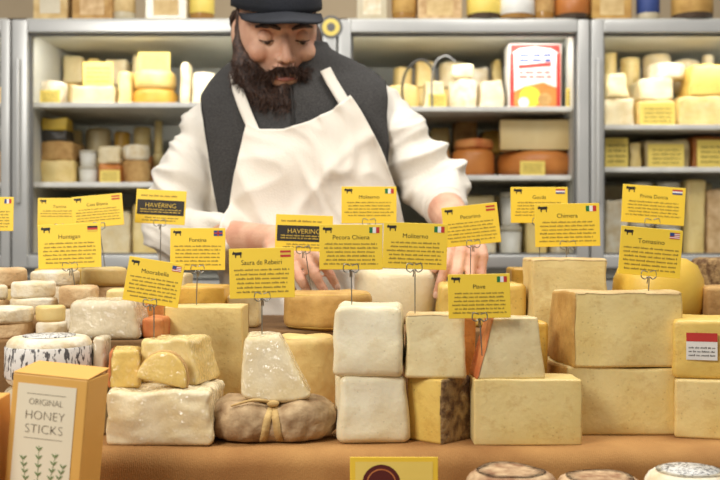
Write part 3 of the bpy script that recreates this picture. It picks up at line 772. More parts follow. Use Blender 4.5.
# mid fridge
s1,s2,s3=SM
fb(353,384,80,s1,'ivory','ivory block behind the shoulder, middle fridge top shelf')
fw(387,419,84,s1,'cream','cream wheel near the black cable, middle fridge')
o,z=fb(424,446,80,s1,'wrap_white','film-wrapped block right of the black cable, middle fridge',taper=.15)
o,z=fw(449,477,78,s1,'bloomy','white wheel in the middle fridge top row')
fb(480,505,80,s1,'wrap_grey','greyish wrapped block directly left of the red and white carton',taper=.12)
fb(452,474,64,z,'wrap_white','wrapped packet on the white wheel, middle fridge',d=.06)
card(428,446,94,108,2.87,'yellow card before the wrapped block, middle fridge top shelf',s1)
card(566,575,88,108,2.87,'narrow yellow card beside the red and white carton',s1)
bm=bmesh.new(); Yc=2.88
pp=[(404,106),(402,88),(407,70),(420,60),(431,66),(433,78)]
tube(bm,[(wx(a,Yc),Yc,wz(b,Yc)) for a,b in pp],[.0035]*6,8,4)
tag(obj('cable',bm,M['ink']),'black looped cable on the middle fridge top shelf','cable')
bm=bmesh.new(); pp=[(432,107),(432,80),(436,62),(446,56),(455,62)]
tube(bm,[(wx(a,Yc-.02),Yc-.02,wz(b,Yc-.02)) for a,b in pp],[.003]*5,8,4)
tag(obj('cable',bm,M['alu_dark']),'grey hooked cable right of the black cable','cable')
bxw=(562-509)/F*Y1; bh=wz(43,Y1)-s1
cb=thing('printed_carton','tall white carton with red top and orange picture, middle fridge','box',(wx(535.5,Y1),Y1+.05,s1))
obj('carton',rbox(bxw,.09,bh,.004,3),M['white'],cb)
fl=Flat()
fl.poly([(-bxw*.47,bh*.84),(-bxw*.3,bh*.92),(0,bh*.95),(bxw*.3,bh*.92),(bxw*.47,bh*.84),(bxw*.47,bh*.98),(-bxw*.47,bh*.98)],0)
fl.rect(-bxw*.48,bh*.02,-bxw*.40,bh*.85,0); fl.rect(bxw*.40,bh*.02,bxw*.48,bh*.85,0)
fl.poly([(-bxw*.40,bh*.02),(bxw*.40,bh*.02),(bxw*.40,bh*.34),(bxw*.15,bh*.42),(-bxw*.2,bh*.36),(-bxw*.40,bh*.28)],1)
fl.disc(-bxw*.1,bh*.2,bxw*.2,3,-.0004); fl.disc(bxw*.18,bh*.16,bxw*.13,4,-.0005); fl.disc(-bxw*.22,bh*.12,bxw*.10,5,-.0006)
fl.poly([(-bxw*.32,bh*.62),(bxw*.30,bh*.66),(bxw*.30,bh*.72),(-bxw*.32,bh*.68)],0,-.0003)
for k in range(2): fl.words(-bxw*.3,bxw*.3,bh*(.80-.075*k),bh*.045,2,0)
for k in range(2): fl.words(-bxw*.3,bxw*.3,bh*(.55-.065*k),bh*.03,0,0)
fl.build('printed_front',[M['red'],M['orange'],M['blue'],M['card'],M['rind_tan'],M['white']],cb,(0,-.0456,0))
# mid second shelf
o,z=fw(452,494,148,s2,'orange','orange wheel, left of the stacked cut wheel, middle fridge')
o,z2=rnd(497,576,151,s2,2.98,'orange','wide orange wheel under the pale cut half wheel, middle fridge',name='round_cheese',group='cheeses in the fridges',h=wz(151,Y1)-s2,e=.35,nz=.002)
partwheel(499,574,119,z2,2.89,'ivory','rind_pale','pale half wheel, cut face out, on the wide orange wheel',a0=-4,a1=184,e=.012,group='cheeses in the fridges',h=wz(119,2.89)-z2)
fw(455,493,138,z,'rind_orange','flat reddish disc on the orange wheel, middle fridge')
fw(400,450,146,s2,'rind_tan','tan wheel behind the rolled sleeve, middle fridge')
card(520,545,161,176,2.845,'yellow card before the wide orange wheel, middle fridge',s2)
# mid bottom
o,z=fb(455,496,225,s3,'bloomy','white slab on the middle fridge bottom shelf'); fb(456,494,196,z,'ivory','ivory slab on the white slab, middle fridge bottom')
o,z=tub(500,524,226,s3,Y1,'white tub, lower of the pair near middle fridge bottom'); tub(501,523,192,z,Y1,'tall white tub, upper of the pair in middle fridge')
fb(527,548,200,s3,'cream','cream block between tubs on the middle fridge bottom shelf')
o,z=tub(550,574,228,s3,Y1,'tub by the right frame of the middle fridge, lower',m='jarw'); tub(551,573,196,z,Y1,'tub by the right frame of the middle fridge, upper',m='jarw')
# right fridge
s1,s2,s3=SR
o,z=fb(605,634,98,s1,'wrap_white','wrapped cream block by the frame, right fridge top shelf'); fb(606,630,72,z,'ivory','ivory block on the wrapped cream block, right fridge',taper=.2)
o,z=fb(637,676,100,s1,'cream','wide cream block, right fridge top shelf',Y=2.93); o,z3=fb(640,674,78,z,'ivory2','white slab on the wide cream block, right fridge',Y=2.93)
card(640,675,103,124,2.88,'yellow card before the wide cream block, right fridge',s1)
o,z=fb(680,735,96,s1,'wrap_pale','wrapped pale yellow block at the right edge, right fridge top shelf'); fb(690,735,64,z,'yellow','yellow block on the wrapped block at the right edge',taper=.1)
_r=(684-648)/F*2.93/2; rnd(648,684,62,z3,2.93+_r,'bloomy','white wheel on the white slab, right fridge',name='round_cheese',group='cheeses in the fridges',h=wz(62,2.93)-z3,e=.2)
card(605,628,138,164,2.89,'yellow card by the frame, right fridge second shelf',s2)
fb(630,642,142,s2,'cream','thin cream piece between yellow cards, right fridge second shelf')
fb(645,690,140,s2,'ivory','ivory block behind a yellow card, right fridge second shelf',Y=2.93)
card(648,684,144,165,2.89,'yellow card before the ivory block, right fridge second shelf',s2)
card(697,730,140,166,2.89,'yellow card at the right edge, right fridge second shelf',s2)
fb(693,740,136,s2,'orange','orange block at the right edge, right fridge second shelf',Y=2.93)
for a,b,t,m_,lb in ((606,628,200,'bloomy','white block by the frame, right fridge bottom shelf'),(688,706,180,'cream','tall cream block, right fridge bottom shelf'),(708,745,190,'bloomy_tan','tan block at the right edge, right fridge bottom shelf')):
    fb(a,b,t,s3,m_,lb)
for a,b,lb in ((631,657,'left'),(659,685,'right')):
    o,z=tub(a,b,222,s3,Y1,'pale tub, lower in the %s stack, right fridge bottom'%lb); tub(a+1,b-1,182,z,Y1,'pale tub, upper in the %s stack, right fridge bottom'%lb)

# goods on the fridge tops
def jar(px,w,hpx,m,label,sticker='card_pale'):
    Y=2.82; r=w/F*Y/2; H=hpx/F*Y
    o=thing('jar',label,'jar',(wx(px,Y),Y,ZT),0,'jars on top of the fridges')
    obj('body',lathe([(0,0),(r*.92,0),(r,H*.06),(r,H*.72),(r*.8,H*.82),(0,H*.82)],28),M[m],o)
    obj('lid',lathe([(0,H*.8),(r*.84,H*.8),(r*.84,H*.98),(0,H)],28),M['lidm'],o)
    obj('label_band',lathe([(r+.0004,H*.14),(r+.0012,H*.15),(r+.0012,H*.55),(r+.0004,H*.56)],28),M[sticker],o)
def goodsbox(px,w,hpx,m,m2,label):
    Y=2.79; W=w/F*Y; H=hpx/F*Y
    o=thing('goods_box',label,'box',(wx(px,Y),Y+.04,ZT))
    obj('carton',rbox(W,.08,H,.003,3),M[m],o,smooth=False)
    fl=Flat(); fl.rect(-W*.3,H*.10,W*.3,H*.5,0)
    fl.build('printed_label',[M[m2]],o,(0,-.0406,0))
goodsbox(50,34,60,'rind_pale','jarw','pale tan carton on the left fridge, farthest left')
goodsbox(92,40,44,'rind_tan','bloomy_tan','tan carton on the left fridge top, second from left')
goodsbox(166,42,40,'jarw','rind_pale','pale wide carton on the left fridge, left of the cap')
for a in ((124,22,56,'jarw','pale jar between the two cartons on the left fridge','rind_pale'),(202,24,48,'jarm','amber jar on the left fridge, nearest the cap'),
          (404,24,50,'jarm','amber jar on the middle fridge, second right of the cap','rind_gold'),(484,34,40,'jard','dark jar with pale yellow band over the carton'),(516,36,36,'jarm','wide amber jar with white band over the carton','white'),(544,20,56,'jarm','slim amber jar left of the mullion','rind_tan'),(572,34,38,'jard','dark jar with orange band near the mullion','orange'),(648,22,50,'jarw','pale jar with blue band, right fridge top','blue'),(692,40,40,'jard','wide dark jar at the right end of the fridge top','rind_gold')):
    jar(*a)
goodsbox(372,30,46,'jarw','bloomy','pale carton right of the man\'s cap')
goodsbox(440,44,38,'bloomy_tan','rind_pale','tan carton over the middle fridge')
goodsbox(612,40,42,'rind_gold','rind_pale','golden carton right of the mullion on the fridge top')
fl=Flat(); fl.disc(0,0,.032,0); fl.disc(0,0,.024,1,-.0004); fl.disc(0,0,.012,0,-.0008)
fl.build('round_sticker',[M['alu_dark'],M['card_pale']],fr1,Vector((wx(331,YF-.025),YF-.0235,wz(27,YF-.025)))-fr1.location)

# ------------------------------------------------------------------ the man
PR=Vector((-.10,2.03,0))
man=thing('person','bearded man in white apron, grey vest and black cap arranging cheese','person',PR)
def evalmesh(bm,voxel,smooth=2,fac=.5):
    me=bpy.data.meshes.new('t'); bm.to_mesh(me); bm.free()
    o=bpy.data.objects.new('t',me); C.objects.link(o)
    m=o.modifiers.new('r','REMESH'); m.mode='VOXEL'; m.voxel_size=voxel
    if smooth:
        s=o.modifiers.new('s','SMOOTH'); s.iterations=smooth; s.factor=fac
    bpy.context.view_layer.update()
    out=bpy.data.meshes.new_from_object(o.evaluated_get(bpy.context.evaluated_depsgraph_get()))
    bpy.data.objects.remove(o); bpy.data.meshes.remove(me)
    return out
def mpart(name,me,m,label=None,parent=None):
    if not isinstance(me,bpy.types.Mesh):
        t=bpy.data.meshes.new(name); me.to_mesh(t); me.free(); me=t
    me.transform(Matrix.Translation(-PR))
    o=obj(name,me,M[m],parent or man)
    if label: o['label']=label
    return o
SEC=[(.88,-.10,2.03,.175,.125,0),(1.0,-.10,2.02,.180,.138,0),(1.10,-.10,2.0,.181,.144,0),(1.20,-.105,1.99,.181,.144,0),(1.32,-.115,1.98,.181,.136,.02),(1.42,-.122,1.975,.184,.127,.05),
     (1.48,-.127,1.975,.186,.115,.07),(1.525,-.132,1.975,.178,.098,.08),(1.56,-.137,1.975,.148,.083,.08),(1.585,-.143,1.97,.110,.075,.07),(1.612,-.150,1.962,.074,.066,.05),(1.65,-.155,1.945,.060,.060,.03)]
def torso(bm,d,n=56,ztrim=None):
    P=catmull([list(s) for s in SEC],5); rings=[]
    for z,cx,cy,a,b,tl in P:
        ring=[]
        for i in range(n):
            t=2*math.pi*i/n; c,s=math.cos(t),math.sin(t); e=.86
            x=math.copysign(abs(c)**e,c)*(a+d); y=math.copysign(abs(s)**e,s)*(b+d)
            ring.append(bm.verts.new((cx+x,cy+y,z+tl*x)))
        rings.append(ring)
    fs=[]
    for p,q in zip(rings[:-1],rings[1:]):
        for i in range(n):
            j=(i+1)%n; fs.append(bm.faces.new((p[i],p[j],q[j],q[i])))
    fs.append(bm.faces.new(rings[0][::-1])); fs.append(bm.faces.new(rings[-1]))
    bmesh.ops.recalc_face_normals(bm,faces=fs)
    return bm
ShL=Vector((-.296,1.975,1.490)); ElL=Vector((-.350,1.90,1.258)); WrL=Vector((wx(276,1.66),1.66,1.250))
ShR=Vector((.030,1.975,1.518)); ElR=Vector((.148,1.91,1.338)); WrR=Vector((wx(463,1.66),1.66,1.256))
# head local frame
HC=Vector((-.163,1.918,1.656))
HM=Matrix.Translation(HC)@Matrix.Rotation(R(15),4,'Z')@Matrix.Rotation(R(-3),4,'Y')@Matrix.Rotation(R(21),4,'X')@Matrix.Scale(1.05,4)
def headshape(bm,infl=0):
    tmp=bmesh.new(); bmesh.ops.create_uvsphere(tmp,u_segments=48,v_segments=36,radius=1)
    for v in tmp.verts:
        d=v.co.normalized(); x,y,z=d
        ax=.074+infl; ay=(.096 if y<0 else .100)+infl; az=.122+infl
        p=Vector((x*ax,y*ay,z*az))
        if z<0:
            k=-z; p.x*=1-.20*k**1.6; 
            if y>0: p.y*=1-.45*k**1.3
        for sx in (-1,1):
            g=math.exp(-((p.x-sx*.032)**2+(p.z-.002)**2)/(2*.0125**2))
            if y<0: p.y+=.013*g
        v.co=p
    me=bpy.data.meshes.new('t'); tmp.to_mesh(me); tmp.free(); bm.from_mesh(me); bpy.data.meshes.remove(me)
NAILS=[]
def hand(bm,w,f,n,s):
    f=f.normalized(); n=(n-f*n.dot(f)).normalized(); s=(s-f*s.dot(f)-n*s.dot(n)).normalized()
    K=[(.027,.084,5),(.0092,.089,1),(-.0098,.086,-3),(-.027,.077,-8)]
    LN=[(.042,.026,.022),(.047,.031,.024),(.043,.028,.023),(.034,.021,.020)]
    BD=[(22,44,24),(28,48,26),(34,50,28),(40,48,28)]
    for (so,fd,fan),ln,bd in zip(K,LN,BD):
        k=w+f*fd+s*so
        tube(bm,[w+f*.0+s*so*.55,w+f*.045+s*so*.85-n*.002,k-n*.001],[.0165,.0140,.0108],10,4)
        a=0; p=k; pts=[k-f*.01]; 
        fdir=(f*math.cos(R(fan))+s*math.sin(R(fan))).normalized()
        pts.append(p)
        for L_,b_ in zip(ln,bd):
            a+=R(b_); d=fdir*math.cos(a)+n*math.sin(a); p=p+d*L_; pts.append(p)
        q=[pts[0],pts[1],pts[1].lerp(pts[2],.5),pts[2],pts[2].lerp(pts[3],.5),pts[3],pts[4]]
        tube(bm,q,[.0098,.0098,.0084,.0090,.0076,.0079,.0060],10,2)
        up=(-n*math.cos(a)+fdir*math.sin(a)).normalized()
        NAILS.append((pts[4]-d*.003+up*.0056,d,up,.0046,.0066))
    tp=[w+f*.022+s*.018,w+f*.045+s*.038+n*.012,w+f*.070+s*.046+n*.024,w+f*.094+s*.040+n*.034]
    tube(bm,tp,[.0155,.0130,.0108,.0078],10,4)
    d=(tp[3]-tp[2]).normalized(); up=(s*.6-n*.6); up=(up-d*up.dot(d)).normalized()
    NAILS.append((tp[3]-d*.003+up*.0070,d,up,.0056,.0074))
bm=bmesh.new()
torso(bm,-.022,40)
hb_=bmesh.new(); headshape(hb_)
tube(hb_,[(0,-.086,.012),(0,-.100,-.010),(0,-.112,-.030)],[.0068,.0080,.0098],12,4)
for sx in (-1,1):
    ball(hb_,(sx*.0110,-.098,-.034),(.0070,.010,.0066),12)
    tube(hb_,[(sx*.052,-.062,.020),(sx*.03,-.083,.024),(sx*.008,-.091,.020)],[.007,.0085,.0075],10,3)
    ball(hb_,(sx*.040,-.062,-.026),(.022,.025,.021),16)
    ball(hb_,(sx*.0735,.010,-.010),(.007,.015,.027),14,Matrix.Rotation(R(sx*-10),4,'Z'))
ball(hb_,(0,-.078,-.102),(.028,.022,.022),16)
ball(hb_,(0,-.090,-.066),(.03,.014,.022),16)
xform(hb_,HM); me=bpy.data.meshes.new('t'); hb_.to_mesh(me); hb_.free(); bm.from_mesh(me); bpy.data.meshes.remove(me)
tube(bm,[(-.147,1.98,1.54),(-.152,1.96,1.60),HC+Vector((0,.03,-.03))],[.066,.060,.060],18,4)
tube(bm,[ShL+Vector((.03,0,0)),ShL.lerp(ElL,.5),ElL,ElL.lerp(WrL,.35),ElL.lerp(WrL,.8),WrL],[.040,.040,.037,.036,.028,.025],16,4)
tube(bm,[ShR+Vector((-.03,0,0)),ShR.lerp(ElR,.5),ElR,ElR.lerp(WrR,.35),ElR.lerp(WrR,.8),WrR],[.038,.038,.035,.036,.028,.025],16,4)
hand(bm,WrL+(WrL-ElL).normalized()*.01,Vector((.34,-.86,-.30)),Vector((.50,-.10,-.80)),Vector((.5,-.35,.45)))
hand(bm,WrR+(WrR-ElR).normalized()*.01,Vector((-.06,-.90,-.30)),Vector((-.25,-.30,-.90)),Vector((-1,0,.2)))
for sx in (-.20,0):
    tube(bm,[(sx,2.03,.93),(sx,2.03,.55),(sx,2.045,.30),(sx,2.05,.08)],[.08,.06,.055,.04],16,4)
mpart('body',evalmesh(bm,.0032,2),'skin','bare face, neck, forearms and hands')
for c,d,up,a,b in NAILS:
    sd=d.cross(up).normalized(); bm=bmesh.new()
    mm=Matrix((sd,d,up)).transposed().to_4x4(); ball(bm,c,(a,b,.0012),10,mm); mpart('fingernail',bm,'nail')
# shirt
bm=bmesh.new(); torso(bm,.003)
cL=ElL.lerp(WrL,.45); cR=ElR.lerp(WrR,.34)
tube(bm,[ShL+Vector((.050,0,.018)),ShL+Vector((.0,0,-.022)),ShL.lerp(ElL,.55)+Vector((-.008,0,0)),ElL+Vector((.0,.0,-.005)),ElL.lerp(WrL,.2),cL],[.046,.054,.055,.056,.051,.041],22,5)
tube(bm,[ShR+Vector((-.050,0,.014)),ShR+Vector((.004,0,-.010)),ShR.lerp(ElR,.55)+Vector((.004,0,0)),ElR,ElR.lerp(WrR,.14),cR],[.046,.053,.053,.050,.046,.041],22,5)
me=evalmesh(bm,.0045,6)
vn=[v.normal.copy() for v in me.vertices]
def armdist(p):
    best=9; tt=0
    for a,b,k in ((ShL,ElL,0),(ElL,cL,1),(ShR,ElR,2),(ElR,cR,3)):
        ab=b-a; t=max(0,min(1,(p-a).dot(ab)/ab.dot(ab))); d=(p-(a+ab*t)).length
        if d<best: best=d; tt=k+min(t,.999)
    return best,tt
def ridge(q): return 1-2*abs(noise.noise(q))
for v,n_ in zip(me.vertices,vn):
    d,t=armdist(v.co); k=math.exp(-max(0,d-.06)/.03)
    p=v.co; sg=1 if t<2 else -1
    wp=noise.noise_vector(p*6)*.35
    u=p.z*1.0+sg*p.x*.55
    w=.019*max(-.1,ridge(Vector((u*14+wp.x,p.x*4+p.y*5+wp.y,p.z*3)))) * max(0,.55+.9*noise.noise(p*6))
    w+=.022*max(0,ridge(Vector((u*28+3+wp.z*1.5,p.x*8,p.y*8))))*max(0,noise.noise(p*9+Vector((4,4,4)))+.25)
    e_=t-int(t)
    bend=1+(.8 if t<2 else .3)*math.exp(-((e_ if int(t) in(1,3) else 1-e_)/.3)**2)
    v.co=v.co+n_*(w*bend*(.12+.88*k)-.006)
shirt_me=me
def addbvh(me_,verts,polys):
    b=len(verts); verts+= [v.co.copy() for v in me_.vertices]; polys+=[tuple(i+b for i in p.vertices) for p in me_.polygons]
BV=[];BP=[]; addbvh(shirt_me,BV,BP)
# vest
bm=bmesh.new(); torso(bm,.010,80)
dl=[f for f in bm.faces if (f.calc_center_median().z<1.06 or f.calc_center_median().z>1.630)]
bmesh.ops.delete(bm,geom=dl,context='FACES')
bmesh.ops.subdivide_edges(bm,edges=list(bm.edges),cuts=1,use_grid_fill=True)
# armholes: clean cuts, nearly upright
for pc,pn in (((-.294,0,1.5),(-1,0,-.16)),((.042,0,1.54),(1,0,.02))):
    bmesh.ops.bisect_plane(bm,geom=list(bm.verts)+list(bm.edges)+list(bm.faces),plane_co=pc,plane_no=pn,clear_outer=True)
bm.normal_update()
for v in bm.verts:
    w=.007*max(0,ridge(Vector((v.co.x*11+v.co.z*5,v.co.y*8,v.co.z*6))))
    v.co+=v.normal*(w+noise.noise(v.co*40)*.001+.003)
vm=bpy.data.meshes.new('vest'); bm.to_mesh(vm); bm.free(); addbvh(vm,BV,BP)
BT=BVHTree.FromPolygons(BV,BP)
so=mpart('shirt',shirt_me,'shirt','white long-sleeved shirt, sleeves pushed up')
eb=bmesh.new(); eb.from_mesh(vm); pipe=[]
for side in (-1,1):
    ed=[v.co.copy() for v in eb.verts if v.is_boundary and 1.10<v.co.z<1.60 and (v.co.x<-.2 if side<0 else v.co.x>-.02)]
    fr=sorted([p for p in ed if p.y<1.975],key=lambda p:p.z)
    pipe.append(fr[::3])
eb.free()
vo=mpart('vest',vm,'vest','charcoal grey heathered vest')
m_=vo.modifiers.new('s','SOLIDIFY'); m_.thickness=.006; m_.offset=1
for fr in pipe:
    if len(fr)>4:
        bm=bmesh.new(); tube(bm,[p+Vector((0,-.003,0)) for p in fr],[.0045]*len(fr),8,1); mpart('armhole_trim',bm,'darkcloth',None,vo)
# collar of the vest
bm=bmesh.new(); pts=[]
for k in range(25):
    a=2*math.pi*k/24; pts.append((-.152+.074*math.cos(a),1.953+.070*math.sin(a),1.607+.018*math.sin(a)+.006*math.cos(a)))
tube(bm,pts,[.013]*25,10,1,cap=False); mpart('collar',bm,'darkcloth','dark stand-up collar',vo)
# apron
YA=1.85
def ap(px,py): return Vector((wx(px,YA),0,wz(py,YA)))
def hit(p,off):
    h=BT.ray_cast(Vector((p.x,1.2,p.z)),Vector((0,1,0)))
    y=h[0].y if h[0] else 1.93
    return Vector((p.x,y-off,p.z))
def polyl(P,u):
    Ls=[(Vector(b)-Vector(a)).length for a,b in zip(P[:-1],P[1:])]; T=sum(Ls)*u
    for (a,b),l in zip(zip(P[:-1],P[1:]),Ls):
        if T<=l+1e-9: return Vector(a).lerp(Vector(b),T/l)
        T-=l
    return Vector(P[-1])
# zip line down the closed front of the vest
bm=bmesh.new()
tube(bm,[hit(ap(291+i*.5,86+i*6),.010) for i in range(10)],[.0022]*10,6,2); mpart('zip',bm,'darkcloth',None,vo)
NU,NV=72,90
TOP=[(248,124),(262,131),(285,131),(310,124),(332,112),(350,96)]
BOT=[(222,330),(300,336),(412,330)]
g=[]
for j in range(NV+1):
    row=[]
    for i in range(NU+1):
        u=i/NU; v=j/NV
        q=polyl(TOP,u).lerp(polyl(BOT,u),v)
        q.x+= -6*math.sin(math.pi*v)*(1-u)**2 + 22*max(0,math.sin(math.pi*min(1,v*1.05)))**.8*u**2
        row.append(hit(ap(q.x,q.y),.015))
    g.append(row)
for it in range(12):
    for j in range(NV+1):
        for i in range(NU+1):
            s=0;c=0
            for dj,di in ((1,0),(-1,0),(0,1),(0,-1)):
                if 0<=j+dj<=NV and 0<=i+di<=NU: s+=g[j+dj][i+di].y;c+=1
            yy=s/c; g[j][i].y=min(g[j][i].y,yy*.9+g[j][i].y*.1)
bm=bmesh.new(); vv=[]
for j,row in enumerate(g):
    r_=[]
    for i,p in enumerate(row):
        k=j/NV; wp=noise.noise(Vector((p.x*5,2,p.z*5)))*.5
        w=.022*max(0,ridge(Vector((p.x*8+p.z*3+wp,3,p.z*2.5))))**2*(.15+.85*k)
        w+=.016*max(0,ridge(Vector((p.x*6-p.z*7+wp,8,p.z*4+p.x*3))))**2*max(0,.5+noise.noise(Vector((p.x*7,1,p.z*7))))
        w+=.007*max(0,ridge(Vector((p.x*18+p.z*12+wp*3,5,p.z*8))))**2*max(0,.3+noise.noise(Vector((p.x*9,6,p.z*9))))*2
        r_.append(bm.verts.new(p+Vector((0,-.003-w,0))))
    vv.append(r_)
for j in range(NV):
    for i in range(NU): bm.faces.new((vv[j][i],vv[j+1][i],vv[j+1][i+1],vv[j][i+1]))
ao=mpart('apron',bm,'apron','white cotton bib apron')
sm=ao.modifiers.new('s','SOLIDIFY'); sm.thickness=.003; sm.offset=1
def strap(P,wd):
    bm=bmesh.new(); L=[];N=24
    for k in range(N+1):
        c=polyl(P,k/N); c2=polyl(P,min(1,k/N+.02)); c1=polyl(P,max(0,k/N-.02)); d=(c2-c1).normalized(); nn=Vector((-d.y,d.x))
        L.append([hit(ap(*(c+nn*wd*s)),.016) for s in (-.5,-.17,.17,.5)])
    for it in range(4):
        for k in range(1,N):
            for s in range(4): L[k][s].y=min(L[k][s].y,(L[k-1][s].y+L[k+1][s].y)/2)
    W_=[[bm.verts.new(p) for p in r_] for r_ in L]
    for k in range(N):
        for s in range(3): bm.faces.new((W_[k][s],W_[k+1][s],W_[k+1][s+1],W_[k][s+1]))
    bmesh.ops.recalc_face_normals(bm,faces=bm.faces)
    o=mpart('apron_strap',bm,'apron',None,ao); m_=o.modifiers.new('s','SOLIDIFY'); m_.thickness=.003; m_.offset=0
strap([(233,70),(237,88),(245,109),(256,134)],11); strap([(325,68),(332,82),(345,104)],11)
# cuffs
for nm,a,b,r_ in (('cuff',ElL.lerp(WrL,.41),ElL.lerp(WrL,.47),.042),('cuff',ElR.lerp(WrR,.30),ElR.lerp(WrR,.38),.043)):
    bm=bmesh.new(); tube(bm,[a,a.lerp(b,.5),b],[r_*.96,r_,r_*.93],24,4,cap=False)
    for v in bm.verts: v.co+=noise.noise_vector(v.co*40)*.004
    mpart(nm,bm,'shirt')
# face parts
def hp(name,bm,m,label=None): xform(bm,HM); return mpart(name,bm,m,label)
for sx in (-1,1):
    bm=bmesh.new(); ball(bm,(sx*.032,-.0755,.001),.0122,16); hp('eye',bm,'eyew')
    bm=bmesh.new(); ball(bm,(sx*.032+.001,-.0845,-.0065),(.0052,.003,.0048),12); hp('iris',bm,'iris')
    bm=bmesh.new(); ball(bm,(sx*.032,-.0755,.001),(.0142,.0138,.0134),20)
    bmesh.ops.delete(bm,geom=[f for f in bm.faces if f.calc_center_median().z<-.0045 or f.calc_center_median().y>-.073],context='FACES'); hp('eyelid',bm,'skin')
    bm=bmesh.new(); tube(bm,[(sx*.019,-.0855,-.0035),(sx*.032,-.0900,-.0050),(sx*.045,-.081,-.0035)],[.0009,.0015,.0009],6,4); hp('eyelash',bm,'hair')
    bm=bmesh.new(); tube(bm,[(sx*.012,-.0975,.019),(sx*.030,-.0940,.024),(sx*.050,-.0755,.019)],[.0030,.0044,.0024],8,5)
    for v in bm.verts: v.co+=noise.noise_vector(v.co*300)*.0014
    hp('eyebrow',bm,'hair')
bm=bmesh.new(); tube(bm,[(-.018,-.100,-.069),(0,-.107,-.0675),(.018,-.100,-.069)],[.0025,.0045,.0025],8,4); hp('lips',bm,'lip')
def strands(me,num,L0,L1,down,seed,w=.0007,out=.75,zcut=None):
    rn=random.Random(seed); P=list(me.polygons); v=[];f=[]
    for k in range(num):
        p=rn.choice(P); c=p.center; n_=p.normal
        c=c-n_*.003
        nz3=noise.noise_vector(c*22)
        d=(n_*out+Vector(down)+nz3*.7+Vector((rn.uniform(-.35,.35),rn.uniform(-.35,.35),rn.uniform(-.35,.35)))).normalized()
        s=d.cross(Vector((rn.uniform(-1,1),rn.uniform(-1,1),rn.uniform(-1,1)))).normalized()*w
        L_=rn.uniform(L0,L1)
        if zcut is not None and c.z>zcut: L_*=max(.28,1-(c.z-zcut)/.05)   # sideburns are trimmed shorter than the chin
        b=len(v); m_=c+d*L_*.5+n_*L_*.08; e=c+d*L_+Vector(down)*L_*.3
        v+=[c-s,c+s,m_+s*.8,m_-s*.8,e]; f+=[(b,b+1,b+2,b+3),(b+3,b+2,b+4)]
    return v,f
def hairy(name,bm,m,num,L0,L1,down,seed,label=None,out=.75,zcut=None):
    xform(bm,HM); me=evalmesh(bm,.004,4)
    for v_,n_ in zip(me.vertices,[x.normal.copy() for x in me.vertices]): v_.co+=n_*(noise.noise(v_.co*45)*.004-.002)
    v,f=strands(me,num,L0,L1,down,seed,out=out,zcut=zcut)
    b=len(me.vertices); vs=[tuple(x.co) for x in me.vertices]+[tuple(x) for x in v]; fs=[tuple(p.vertices) for p in me.polygons]+[tuple(i+b for i in q) for q in f]
    m2=bpy.data.meshes.new(name); m2.from_pydata(vs,[],fs); mpart(name,m2,m,label)
bm=bmesh.new()
for sx in (-1,1):
    tube(bm,[(sx*.071,-.006,.045),(sx*.072,-.018,.0),(sx*.070,-.034,-.042),(sx*.058,-.058,-.085),(sx*.030,-.082,-.112),(0,-.090,-.122)],[.005,.010,.018,.029,.034,.036],14,4)
    tube(bm,[(0,-.105,-.0490),(sx*.016,-.102,-.0520),(sx*.031,-.092,-.064),(sx*.042,-.079,-.085)],[.0055,.0075,.0090,.015],10,4)
    tube(bm,[(sx*.067,-.034,-.032),(sx*.057,-.058,-.047),(sx*.044,-.077,-.060)],[.009,.0115,.0115],10,4)
    tube(bm,[(sx*.060,-.050,-.055),(sx*.048,-.068,-.08)],[.014,.023],10,4)
tube(bm,[(0,-.096,-.094),(0,-.098,-.128),(0,-.090,-.158)],[.018,.038,.034],14,4)
tube(bm,[(0,-.05,-.115),(0,-.07,-.142)],[.046,.042],14,3)
hairy('beard',bm,'hair',20000,.008,.020,(0,0,-.75),3,'full dark brown beard and moustache',zcut=HC.z-.085)
bm=bmesh.new()
for sx in (-1,1):
    tube(bm,[(sx*.069,-.014,.050),(sx*.071,.004,.034),(sx*.072,.028,.026),(sx*.064,.06,.005)],[.004,.006,.010,.017],12,4)
tube(bm,[(-.05,.070,-.015),(0,.086,-.015),(.05,.070,-.015)],[.024,.028,.024],14,4)
hairy('hair',bm,'hair',6000,.003,.007,(0,0,-.9),4,'short dark brown hair under the cap',out=.35)
# cap
CL=.045
tmp=bmesh.new(); bmesh.ops.create_uvsphere(tmp,u_segments=40,v_segments=28,radius=1)
bmesh.ops.delete(tmp,geom=[f for f in tmp.faces if f.calc_center_median().z<-.02],context='FACES')
for v in tmp.verts: 
    z=max(v.co.z,0); k=v.co.y
    v.co=Vector((v.co.x*.080,v.co.y*.104,CL+z*.092-max(0,k)*.02*(1-z)))
co=hp('cap',tmp,'cap','black baseball cap')
m_=co.modifiers.new('s','SOLIDIFY'); m_.thickness=.003; m_.offset=1
bm=bmesh.new(); g=[]
for i in range(25):
    a=R(-68+136*i/24); row=[]
    for j in range(9):
        t=j/8; x=.080*math.sin(a)*(1-.02*t); y=-.102*math.cos(a)
        ext=.064*math.cos(a*1.15)**.6 if math.cos(a*1.15)>0 else 0
        row.append(bm.verts.new((x,y-ext*t,CL+.004-.008*t-.20*abs(x)**1.5*3)))
    g.append(row)
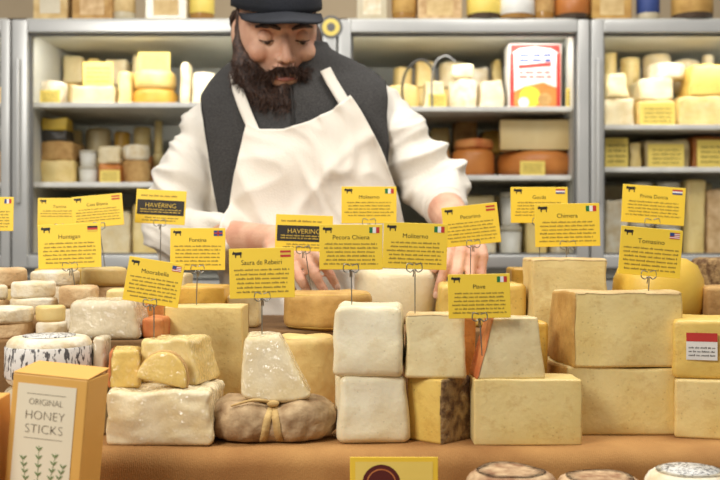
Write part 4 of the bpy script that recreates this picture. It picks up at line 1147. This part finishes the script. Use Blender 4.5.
for i in range(24):
    for j in range(8): bm.faces.new((g[i][j],g[i][j+1],g[i+1][j+1],g[i+1][j]))
bmesh.ops.recalc_face_normals(bm,faces=bm.faces)
xform(bm,HM); br=mpart('brim',bm,'cap',None,co); m_=br.modifiers.new('s','SOLIDIFY'); m_.thickness=.004; m_.offset=0
# trousers and shoes
bm=bmesh.new()
for sx in (-.20,0): tube(bm,[(sx,2.03,1.0),(sx,2.03,.75),(sx,2.035,.45),(sx,2.045,.05)],[.098,.094,.078,.07],18,4)
ball(bm,(-.10,2.03,.95),(.19,.135,.1),20)
mpart('trousers',evalmesh(bm,.01,3),'jeans','dark trousers')
for sx in (-.20,0):
    b=rbox(.10,.28,.09,.04,5); xform(b,Matrix.Translation((sx,2.0,0))); mpart('shoe',b,'shoe')

# ------------------------------------------------------------------ light, world, camera
def area(loc,target,size,e,col=(1,.98,.945),sy=None):
    L=bpy.data.lights.new('lamp','AREA'); L.energy=e; L.size=size; L.color=col
    if sy: L.shape='RECTANGLE'; L.size_y=sy
    o=bpy.data.objects.new('lamp',L); C.objects.link(o); o.location=loc
    o.rotation_euler=(Vector(target)-Vector(loc)).to_track_quat('-Z','Y').to_euler(); return o
area((-1.1,.1,2.3),(0,1.6,1.2),.7,31)
area((.6,1.2,2.75),(.1,1.5,1.0),.7,22)
area((-.5,1.5,2.75),(-.3,1.5,1.0),.5,7)
area((0,2.4,2.8),(0,2.6,1.0),1.6,9,sy=.5)
w=bpy.data.worlds.new('World'); S.world=w; w.use_nodes=True
w.node_tree.nodes['Background'].inputs[0].default_value=(1,.972,.935,1); w.node_tree.nodes['Background'].inputs[1].default_value=.28
S.view_settings.view_transform='Standard'
cam=bpy.data.cameras.new('camera'); co_=bpy.data.objects.new('camera',cam); C.objects.link(co_)
co_.location=(0,0,CZ); co_.rotation_euler=(R(90),0,0); cam.lens=36*F/720; cam.sensor_width=36
cam.dof.use_dof=True; cam.dof.focus_distance=1.30; cam.dof.aperture_fstop=6
cam.clip_start=.05
S.camera=co_
